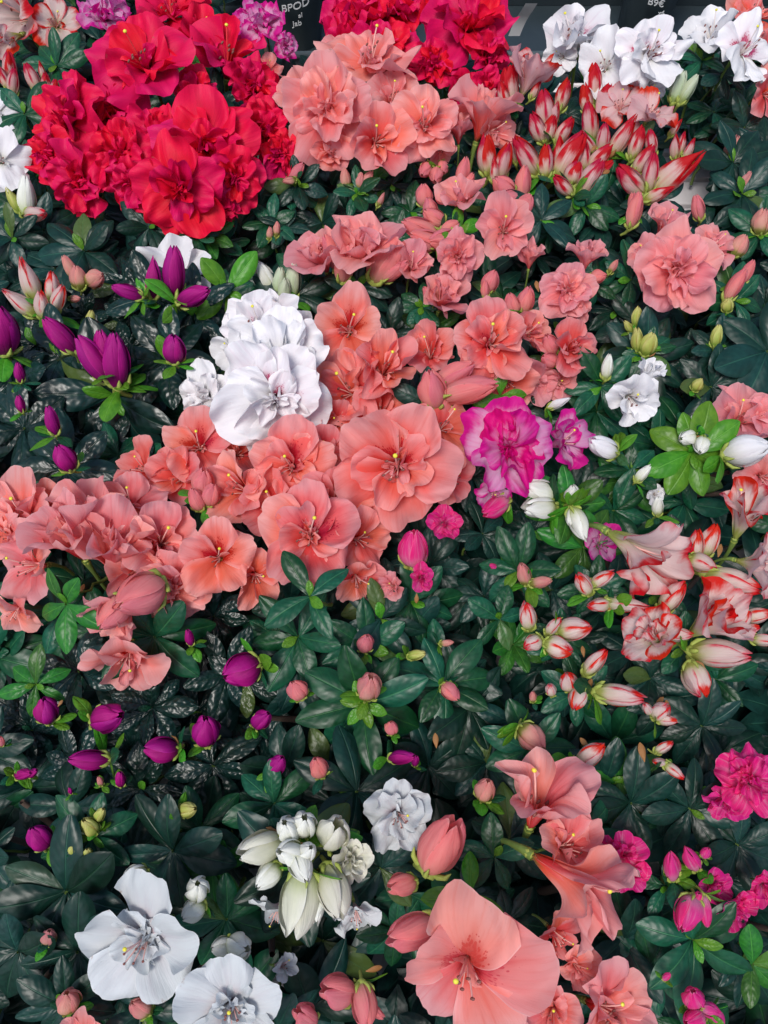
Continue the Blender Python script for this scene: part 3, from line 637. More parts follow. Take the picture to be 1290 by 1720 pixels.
# white, top right
F('white_tr', 'cup', 962, 62, 105, -0.3, 0.5, 3.5, 0, 'white_blotched'); F('white_tr', 'cup', 988, 72, 66, 0.6, 0.6, 3.0); F('white_tr', 'semi', 1090, 92, 130, 0.15, 0.0, 5.2, 0, 'white_blotched')
F('white_tr', 'wide', 1018, 112, 105, -0.3, -0.1, 3.6); F('white_tr', 'open', 945, 95, 60, -0.5, -0.4, 2.5); F('white_tr', 'open', 1090, 142, 70, 0, -1.0, 3.0)
bud('white_tr', 1140, 145, 46, 80, 'mid', h=3); bud('white_tr', 1156, 150, 44, 60, 'mid', h=3)
F('white_corner', 'cup', 1196, 55, 92, -0.4, 0.7, 4.0); F('white_corner', 'open', 1246, 88, 125, 0.3, 0.1, 4.6, 0, 'white_blotched')
F('coral_corner', 'semi', 1262, 30, 110, 0.3, 0.4, 2.5); F('coral_corner', 'open', 1285, 90, 90, 0.6, 0, 2.5); F('coral_corner', 'open', 1284, 158, 80, 0.4, -0.3, 2.0)
# white, left edge
F('white_edge', 'open', -4, 190, 85, 0.2, 0.1, 1.6); F('white_edge', 'wide', 2, 270, 105, 0.3, -0.1, 2.5)
bud('white_edge', 45, 332, 64, 85, 'mid', 'white_green'); bud('white_edge', 60, 360, 48, -5, 'mid'); bud('white_edge', 22, 335, 40, 110, 'slim', 'green_bud')
for a in [(16, 112, 44, 85, 'mid'), (22, 138, 40, 70, 'mid'), (6, 130, 36, 110, 'mid'), (54, 130, 42, 110, 'mid'), (78, 142, 34, 90, 'mid'), (92, 150, 30, 70, 'mid'), (122, 140, 30, 95, 'mid', 'peach_bud'),
          (88, 72, 40, 95, 'mid', 'peach_bud'), (70, 118, 26, 90, 'slim')]:
    bud('stripe_tl', *a)
# pink, middle right
for a in [('half', 540, 430, 92, -0.3, 1.2, 2.4), ('half', 612, 415, 115, 0.15, 1.3, 3.2), ('cup', 694, 445, 72, 0.2, 0.3, 2.4), ('double', 768, 432, 92, 0.1, -0.4, 3.2),
          ('cup', 846, 385, 95, -0.1, -0.1, 3.6), ('cup', 775, 335, 82, -0.1, 0.8, 2.6), ('half', 745, 498, 78, 0.3, 1.2, 2.2)]:
    if a[0] == 'half': a = ('rose', a[1], a[2], a[3], a[4], 0.8) + tuple(a[6:])
    F('pink_mid', *a)
for a in [(650, 438, 78, 55, 'fat'), (580, 442, 60, 80, 'fat'), (664, 455, 50, 30, 'mid'), (560, 425, 60, 120, 'mid'), (630, 395, 60, 95, 'mid'), (742, 404, 50, 200, 'plump'), (728, 365, 40, 150, 'plump'), (712, 327, 36, 95, 'plump'), (722, 350, 34, 110, 'plump'), (845, 312, 42, 150, 'plump'), (879, 305, 48, 88, 'mid'), (882, 346, 38, 60, 'plump'), (856, 332, 36, 175, 'plump'), (778, 292, 48, 85, 'mid'),
          (786, 308, 34, 60, 'mid'), (706, 384, 66, 172, 'mid'), (716, 402, 62, 178, 'mid'), (756, 384, 34, 30, 'plump'), (706, 412, 44, 176, 'mid'), (824, 472, 36, 70, 'plump'), (815, 485, 28, 100, 'mid'),
          (736, 480, 30, 100, 'mid'), (720, 495, 30, 130, 'mid'), (640, 335, 24, 60, 'slim', 'peach_bud'), (690, 385, 40, 190, 'slim')]:
    bud('pink_mid', *a, h=2.4)
for a in [('double', 1135, 455, 165, 0.0, -0.1, 4.5), ('cup', 1118, 378, 72, 0.3, 0.6, 3.2), ('semi', 1195, 415, 76, 0.4, 0.3, 3.2), ('double', 952, 488, 102, -0.1, -0.1, 3.6), ('half', 984, 435, 64, 0.1, 1.2, 3.2),
          ('half', 890, 432, 52, 0, 1.2, 2.2), ('rose', 963, 585, 72, 0.4, 0.1, 3.0, 0, 'coral'), ('cup', 1085, 430, 60, -0.5, 0.4, 3.0), ('half', 965, 515, 55, 0, -1, 2.6), ('cup', 940, 640, 60, 0, -0.6, 1.0),
          ('cup', 895, 640, 70, 0, -0.7, 1.0)]:
    F('pink_r', *a)
for a in [(1066, 352, 52, 80, 'mid'), (1062, 340, 30, 90, 'mid'), (1172, 348, 40, 110, 'mid'), (1236, 478, 52, 62, 'mid'), (1256, 456, 36, 75, 'mid'), (1242, 412, 38, 60, 'plump', 'peach_bud'), (860, 510, 36, 120, 'plump'),
          (884, 503, 42, 75, 'plump'), (924, 578, 36, 120, 'plump', 'pink_bud'), (922, 604, 32, 160, 'round', 'pink_bud'), (1005, 465, 28, 10, 'round'), (1030, 448, 24, 60, 'mid', 'peach_bud')]:
    bud('pink_r', *a, h=2.6)
for a in [(1070, 532, 32, 90, 'mid'), (1055, 548, 24, 130, 'mid'), (1090, 578, 38, 70, 'plump'), (1070, 570, 38, 100, 'mid'), (1204, 564, 36, 85, 'mid'), (1172, 646, 24, 60, 'round'), (1222, 512, 24, 90, 'round')]:
    bud('budding_r', *a, h=1.8)
for a in [(1232, 250, 40, 88, 'plump'), (1249, 305, 34, 60, 'mid'), (1280, 372, 40, 90, 'plump'), (1276, 360, 26, 60, 'mid'), (1284, 280, 24, 90, 'slim')]:
    bud('green_r', *a, h=1.8)
# white, left of centre
F('white_mid', 'semi', 440, 556, 150, -0.2, 0.3, 3.6, 0, 'white_blotched'); F('white_mid', 'frill', 470, 605, 165, 0.1, 0.3, 4.6); F('white_mid', 'double', 462, 668, 190, 0.05, -0.25, 5.0, -35, 'white_blotched')
F('white_mid', 'open', 425, 530, 90, -0.2, 0.8, 2.6); F('white_mid', 'double', 350, 668, 110, -0.5, -0.5, 2.2); F('white_mid', 'cup', 505, 556, 60, 0.4, 0.3, 1.6)
F('white_mid', 'open', 300, 465, 128, -0.05, 0.3, 1.0); F('white_mid', 'cup', 395, 590, 70, -0.5, 0.0, 3.0)
bud('white_mid', 447, 465, 48, 120, 'mid', 'white_green'); bud('white_mid', 470, 472, 44, 75, 'mid'); bud('white_mid', 492, 472, 56, 80, 'mid'); bud('white_mid', 478, 490, 44, 85, 'mid')
# striped, left
for a in [(48, 468, 66, 100, 'slim'), (32, 508, 56, 140, 'slim'), (70, 512, 44, 85, 'mid'), (88, 482, 48, 82, 'mid'), (98, 502, 50, 62, 'mid'), (18, 496, 26, 130, 'slim')]: bud('stripe_l', *a, h=3)
for a in [(118, 450, 40, 115, 'mid'), (132, 466, 38, 95, 'plump'), (160, 468, 36, 10, 'plump'), (126, 502, 24, 0, 'mid'), (152, 538, 34, 70, 'mid', 'green_bud')]: bud('stripe_l', *(list(a) + ['peach_bud'])[:6] , h=2.4)
# purple, left
for a in [(292, 455, 74, 88, 'mid'), (258, 466, 62, 78, 'slim'), (326, 497, 62, 15, 'mid'), (213, 490, 46, 165, 'mid'), (4, 555, 74, 80, 'plump'), (100, 563, 64, 130, 'mid'), (158, 602, 82, 118, 'mid'),
          (195, 605, 84, 84, 'mid'), (176, 590, 70, 95, 'mid'), (292, 586, 46, 90, 'plump'), (32, 625, 32, 90, 'mid'), (34, 678, 28, 90, 'mid'), (87, 706, 46, 95, 'mid'), (108, 768, 48, 110, 'plump')]:
    bud('purple_l', *a, h=4.6)
# coral, centre
CB = 'coral_blotched'
for a in [('open', 586, 556, 140, -0.05, 0.05, 3.8, -8, CB), ('cup', 645, 620, 98, 0.1, 0.2, 3.6, 0, 'coral'), ('cup', 582, 655, 110, -0.3, 0.1, 2.6, 0, 'coral'), ('cup', 722, 592, 80, -0.1, 0.3, 3.0), ('semi', 822, 578, 158, 0.05, 0.1, 4.4, 10, CB),
          ('cup', 890, 560, 66, 0.7, 0.1, 2.4), ('semi', 668, 782, 218, -0.1, -0.15, 5.0, -25, CB), ('open', 740, 720, 125, 0.3, 0.4, 2.8), ('open', 752, 798, 90, 0.6, -0.3, 3.0), ('semi', 490, 785, 150, -0.1, 0.0, 4.2, 0, CB),
          ('cup', 502, 728, 76, 0.1, 0.5, 2.8, 0, 'coral'), ('cup', 405, 822, 100, -0.4, 0.2, 3.6, 0, CB), ('open', 335, 752, 135, 0.1, 0.2, 2.6, 0, CB), ('semi', 520, 900, 182, 0.0, 0.2, 5.4, 0, CB), ('open', 600, 905, 100, 0.6, 0.0, 3.2, 0, 'coral'),
          ('open', 368, 938, 135, 0.0, 0.1, 4.4, 0, CB), ('open', 428, 965, 90, 0.4, -0.3, 3.0), ('cup', 562, 842, 100, 0.2, 0.3, 3.6, 0, 'coral'), ('open', 245, 790, 90, -0.4, 0.3, 1.6), ('open', 598, 968, 80, 0.5, -0.7, 2.8),
          ('cup', 458, 850, 90, 0.0, 0.3, 3.4, 0, 'coral'), ('cup', 300, 800, 80, -0.1, 0.1, 2.2), ('cup', 545, 760, 70, 0.3, 0.2, 3.0, 0, 'coral'), ('cup', 640, 690, 80, 0.1, 0.5, 2.0, 0, 'coral'), ('cup', 565, 710, 60, 0.2, -0.2, 2.0, 0, 'coral'),
          ('open', 850, 640, 80, 0.3, -0.4, 2.2), ('cup', 400, 760, 70, 0.3, 0.2, 2.0)]:
    F('coral', *a)
for a in [(726, 652, 66, 105, 'plump'), (765, 628, 70, 22, 'mid'), (788, 656, 92, 5, 'mid'), (340, 808, 46, 80, 'plump'), (330, 838, 40, 100, 'plump'), (355, 830, 40, 70, 'plump')]:
    bud('coral', *a, h=4.2)
# salmon, left
for a in [('cup', 35, 868, 115, -0.1, 0.3, 2.6), ('open', 220, 850, 130, 0.1, 0.4, 2.8), ('half', 120, 905, 135, -0.25, 1.0, 4.8), ('half', 190, 925, 140, 0.35, 1.0, 4.6), ('open', 60, 950, 150, -0.6, 0.0, 3.2), ('cup', 270, 910, 125, 0.3, 0.2, 4.0),
          ('double', 290, 985, 110, 0.5, -0.5, 3.6), ('open', 30, 1020, 80, -0.4, -0.9, 2.4), ('cup', 75, 860, 85, 0.1, 0.5, 2.2, 0, 'coral'), ('half', 200, 1020, 90, -0.5, -1.2, 4.4), ('cup', 215, 1108, 100, 0.1, -0.8, 2.0), ('cup', 8, 900, 80, -0.2, 0.2, 2.4),
          ('half', 155, 880, 110, 0.05, 1.1, 3.8), ('cup', 230, 960, 90, 0.2, -0.1, 3.6)]:
    F('salmon_l', *a)
bud('salmon_l', 232, 1000, 84, 215, 'round', 'pink_bud', h=6, f=50); bud('salmon_l', 188, 1030, 64, 235, 'plump', 'pink_bud', h=5.6, f=30)
bud('salmon_l', 2, 1245, 20, 90, 'mid', 'pink_bud')
# hot pink and white, centre right
F('hot_mid', 'frill', 852, 752, 165, 0.0, 0.0, 4.6, 0, 'lilac_pink', inner='hot_pink_edged'); F('hot_mid', 'cup', 948, 742, 92, 0.8, 0.2, 3.2, 0, 'lilac_pink'); bud('hot_mid', 832, 852, 56, 215, 'fat', 'hot_pink', h=2.4)
F('hot_mid', 'open', 830, 820, 70, -0.2, -0.9, 2.6, 0, 'lilac_pink'); F('hot_mid', 'rose', 746, 880, 46, 0.1, 0.0, 2.6); F('hot_mid', 'rose', 708, 970, 40, 0.1, 0.1, 2.6); F('hot_mid', 'cup', 658, 985, 48, -0.5, 0, 2.4, 0, 'pink')
bud('hot_mid', 694, 920, 66, 92, 'plump', h=3); bud('hot_mid', 858, 938, 22, 80, 'mid'); bud('hot_mid', 830, 952, 20, 150, 'mid')
# white, right
F('white_r', 'cup', 1062, 668, 88, 0.1, -0.4, 3.0); F('white_r', 'half', 1085, 632, 60, 0.6, 1.0, 3.0); F('white_r', 'cup', 1100, 830, 0.1 + 30, 0, 0, 0.5); F('white_r', 'cup', 1008, 912, 66, 0.0, 0.3, 1.2, 0, 'lilac_pink')
for a in [(1020, 616, 40, 85, 'mid'), (1012, 750, 58, 160, 'fat', 'white'), (1256, 756, 70, 12, 'plump', 'white'), (1168, 712, 34, 120, 'plump'), (1154, 735, 34, 190, 'plump'), (1178, 748, 32, 250, 'plump'), (905, 824, 62, 165, 'fat'),
          (905, 852, 62, 180, 'fat'), (962, 830, 34, 100, 'plump'), (972, 880, 58, -75, 'mid'), (958, 868, 30, 250, 'mid'), (1080, 795, 34, 60, 'mid'), (1105, 850, 34, 100, 'mid'), (940, 676, 36, 20, 'slim', 'white'), (1128, 900, 42, 70, 'mid')]:
    bud('white_r', *a, h=3)
F('pink_edge', 'cup', 1245, 700, 100, 0.0, 0.4, 2.0); F('pink_edge', 'cup', 1285, 700, 70, 0.2, 0.2, 2.2); F('pink_edge', 'open', 1278, 800, 95, 0.0, -0.2, 1.2)
# striped, right
for a in [('funnel', 1068, 925, 165, 0.8, -0.7, 4.6), ('funnel', 1250, 868, 125, 0.1, 1.3, 4.6), ('cup', 1272, 950, 100, 1.0, -0.3, 4.6), ('rose', 1098, 1066, 88, -0.9, 0.9, 4.8), ('half', 1192, 1045, 130, 0.8, 0.9, 4.8)]:
    F('stripe_r', *a)
for a in [(980, 980, 48, 125, 'mid'), (1012, 972, 44, 45, 'mid'), (1006, 1016, 46, 175, 'mid'), (1052, 1016, 66, -8, 'slim'), (886, 1034, 52, 110, 'mid'), (930, 1052, 38, 60, 'mid'), (965, 1056, 56, 12, 'plump'), (894, 1080, 36, 200, 'plump'), (938, 1088, 46, -20, 'plump'),
          (1000, 1112, 56, 62, 'mid'), (955, 1144, 38, 110, 'plump'), (970, 1174, 42, 240, 'plump'), (1042, 1168, 74, 0, 'mid'), (1130, 1002, 62, 68, 'mid'), (1125, 908, 50, 80, 'plump'), (1170, 915, 56, 100, 'mid'), (1192, 908, 58, 75, 'mid'), (1180, 946, 44, -20, 'plump'),
          (1232, 978, 84, -22, 'mid'), (1212, 1098, 86, 4, 'mid'), (1170, 1142, 56, -80, 'fat'), (1140, 1066, 42, 0, 'mid'), (1258, 1058, 34, 30, 'mid'), (1272, 1034, 46, 20, 'mid'), (1110, 1195, 36, 60, 'plump'), (1088, 1190, 30, 130, 'mid'), (1120, 1210, 32, 0, 'mid'),
          (1115, 1255, 34, 50, 'mid'), (1108, 1280, 30, 160, 'mid'), (1132, 1295, 36, 330, 'mid'), (992, 1268, 60, 50, 'mid'), (945, 1290, 34, 200, 'mid'), (925, 1158, 26, 110, 'plump'), (1285, 1075, 40, 0, 'mid'), (1245, 1040, 40, 60, 'plump')]:
    bud('stripe_r', *a, h=4.0)
# purple, lower left
for a in [(405, 1126, 62, 200, 'round'), (318, 1070, 30, 100, 'mid'), (78, 1192, 50, 92, 'round'), (182, 1205, 64, 20, 'plump'), (346, 1226, 58, 80, 'round'), (270, 1258, 54, 165, 'plump'), (148, 1276, 60, 170, 'mid'), (440, 1208, 40, 45, 'plump'),
          (466, 1284, 40, 60, 'plump'), (40, 1300, 38, 20, 'mid'), (202, 1308, 32, 90, 'mid'), (66, 1406, 48, 110, 'plump'), (675, 1272, 44, 10, 'mid'), (118, 1328, 14, 90, 'mid'), (55, 1298, 26, 40, 'mid'), (698, 1278, 22, 80, 'mid')]:
    bud('purple_low', *a, h=2.2)
# green, centre
for a in [(620, 1152, 52, 88, 'plump', None, 4.0, 40), (614, 1080, 34, 80, 'round', 'pink_bud'), (499, 1158, 38, 120, 'round', 'pink_bud'), (757, 1162, 36, 320, 'plump', 'pink_bud'), (657, 1222, 26, 90, 'round', 'pink_bud'), (894, 1240, 52, 320, 'round', None, 3.5, 40),
          (880, 964, 42, 110, 'mid'), (908, 978, 36, 20, 'mid'), (535, 1288, 40, 100, 'plump', 'pink_bud'), (815, 1326, 44, 75, 'plump'), (700, 1100, 32, 20, 'mid', 'green_bud'), (750, 1080, 24, 10, 'mid', 'peach_bud'), (895, 1170, 22, 100, 'mid')]:
    bud('green_mid', *(list(a[:6]) + [None])[:6], h=(a[6] if len(a) > 6 else 2.6), f=(a[7] if len(a) > 7 else None))
# white, bottom
F('white_low', 'hose', 245, 1575, 205, -0.15, 0.0, 4.6); F('white_low', 'hose', 388, 1690, 185, 0.1, 0.15, 4.4, 0, 'dimmed_white'); F('white_low', 'semi', 668, 1366, 128, 0.15, 0.0, 3.8)
bud('white_low', 502, 1518, 100, 262, 'fat', 'cream', h=5, f=25); bud('white_low', 560, 1498, 78, 290, 'fat', 'cream', h=5, f=35); F('white_low', 'open', 597, 1528, 95, 0.35, -0.9, 2.6); F('white_low', 'rose', 590, 1446, 64, 0.3, 0.2, 4.8, 0, 'cream'); F('white_low', 'funnel', 474, 1622, 58, 1.0, 0.5, 2.2); F('white_low', 'open', 468, 1525, 95, -0.5, -0.9, 3.0)
for a in [(560, 1398, 76, 70, 'fat', 'cream', 6), (437, 1424, 72, 175, 'fat', 'cream', 5), (484, 1392, 50, 110, 'plump', None, 6.4), (510, 1384, 50, 80, 'plump', None, 6.2), (486, 1432, 46, 150, 'plump', None, 6.8), (516, 1430, 40, 60, 'plump', None, 6.8), (506, 1455, 50, 300, 'plump', None, 6.6),
          (450, 1472, 46, 220, 'plump', None, 5), (332, 1492, 44, 75, 'round', None, 5), (324, 1530, 40, 200, 'round', None, 4.6), (402, 1590, 50, 20, 'plump', None, 3.4), (372, 1590, 36, 160, 'plump', None, 3.2), (228, 1468, 38, 160, 'round', None, 2.5), (530, 1515, 56, -85, 'mid', None, 4.6)]:
    bud('white_low', *a[:6], h=a[6], f=45)
for a in [(150, 1388, 36, 120, 'plump'), (168, 1368, 34, 60, 'mid'), (316, 1360, 34, 20, 'plump'), (82, 1573, 32, 80, 'plump', 'peach_bud'), (115, 1680, 46, 90, 'round', 'peach_bud'), (235, 1692, 42, 130, 'round', 'peach_bud'), (122, 1426, 18, 90, 'round'), (148, 1432, 18, 90, 'round'), (168, 32 + 1280, 20, 90, 'mid', 'peach_bud')]:
    bud('yellow_low', *a, h=2.4)
# salmon, bottom
F('salmon_low', 'wide', 784, 1618, 256, -0.12, -0.05, 6.5, -10, 'salmon_blotched', bias=(0.22, 0.10), spread=-6); F('salmon_low', 'funnel', 905, 1352, 185, 0.15, 1.2, 5.0); F('salmon_low', 'funnel', 960, 1478, 200, 1.2, -0.45, 5.4); F('salmon_low', 'cup', 955, 1420, 120, 0.5, 0.5, 4.2)
F('salmon_low', 'open', 930, 1565, 105, 0.8, -0.5, 3.6, 0, 'coral'); F('salmon_low', 'cup', 1020, 1695, 150, 0.5, 0.3, 3.0); F('salmon_low', 'cup', 930, 1700, 100, -0.2, 0.2, 2.6); F('salmon_low', 'cup', 970, 1625, 70, 0.3, 0, 2.4)
bud('salmon_low', 742, 1418, 108, 62, 'fat', h=5, f=20); F('salmon_low', 'wide', 142, 1745, 90, 0.0, 0.4, 2.5)
for a in [(690, 1566, 88, 175, 'fat', None, 6), (674, 1486, 52, 170, 'fat', None, 4), (566, 1664, 66, 150, 'fat', None, 3.4), (612, 1690, 62, 280, 'fat', None, 3.4), (512, 1706, 56, 120, 'fat', None, 3.2), (632, 1700, 30, 340, 'mid', None, 3)]:
    bud('salmon_low', *a[:6], h=a[6], f=35)
# hot pink, bottom right
for a in [('frill', 1258, 1312, 112, -0.3, 0.7, 4.4), ('rose', 1050, 1438, 62, 0.1, 0.4, 3), ('rose', 1060, 1470, 48, 0.4, -0.3, 3), ('rose', 1236, 1525, 66, 0.6, -0.1, 3.4), ('rose', 1200, 1488, 54, 0.5, 0.4, 3.4), ('rose', 1285, 1490, 52, 0, 0, 3.4), ('rose', 1222, 1348, 64, -0.4, -0.6, 3.4), ('rose', 1020, 1430, 40, -0.6, 0.2, 2.6)]:
    F('hot_low', *a)
for a in [(1128, 1452, 66, 100, 'slim'), (1160, 1440, 60, 120, 'slim'), (1155, 1535, 58, 230, 'plump'), (1184, 1530, 44, 265, 'mid'), (1172, 1508, 26, 90, 'round'), (1165, 1676, 44, 110, 'plump'), (1195, 1698, 32, 0, 'plump'), (1165, 1712, 40, 180, 'plump'), (1186, 1432, 22, 80, 'plump'), (1120, 1640, 20, 60, 'mid'), (1205, 1712, 30, 300, 'plump')]:
    bud('hot_low', *a, h=4)

# dry brown bud scales beside old clusters
def scale_leaf(pl, px, py, ln, ang, h=3):
    c, k = P(px, py, CANOPY + h / 100); L = 0.7 * ln * k / FPX; a = R(ang)
    y = (RIGHT * math.cos(a) + UP * math.sin(a)).normalized(); z = -FWD; x = y.cross(z)
    M = Matrix((x, y, z)).transposed().to_4x4() @ Matrix.Diagonal((L * 0.8, L, L, 1)); M.translation = c - y * L / 2
    place(pl, M, 'dry_scale', dry_me)
_m = leaf_mesh('bright', 2).copy(); _m.materials.clear(); _m.materials.append(M_DRY); _m.name = 'dry_scale'; dry_me = _m
for a in [('stripe_r', 990, 1152, 34, 60), ('stripe_r', 1108, 1180, 34, 40), ('stripe_r', 1080, 1265, 44, 100), ('stripe_r', 983, 1250, 32, 130), ('stripe_r', 1122, 1186, 26, 100), ('stripe_r', 980, 1095, 26, 95), ('stripe_r', 1210, 925, 34, 70),
          ('white_low', 518, 1440, 38, 20), ('white_low', 520, 1478, 26, 30), ('salmon_low', 628, 1630, 40, 5), ('pink_r', 903, 480, 30, 100), ('white_mid', 470, 500, 20, 90), ('green_mid', 732, 1245, 34, 95),
          ('stripe_tr', 1018, 288, 26, 30), ('white_low', 350, 1620, 30, 10), ('hot_mid', 700, 1005, 26, 270), ('purple_low', 100, 1182, 18, 60), ('salmon_l', 136, 990, 26, 70), ('stripe_tr', 998, 248, 24, 50)]:
    scale_leaf(*a)

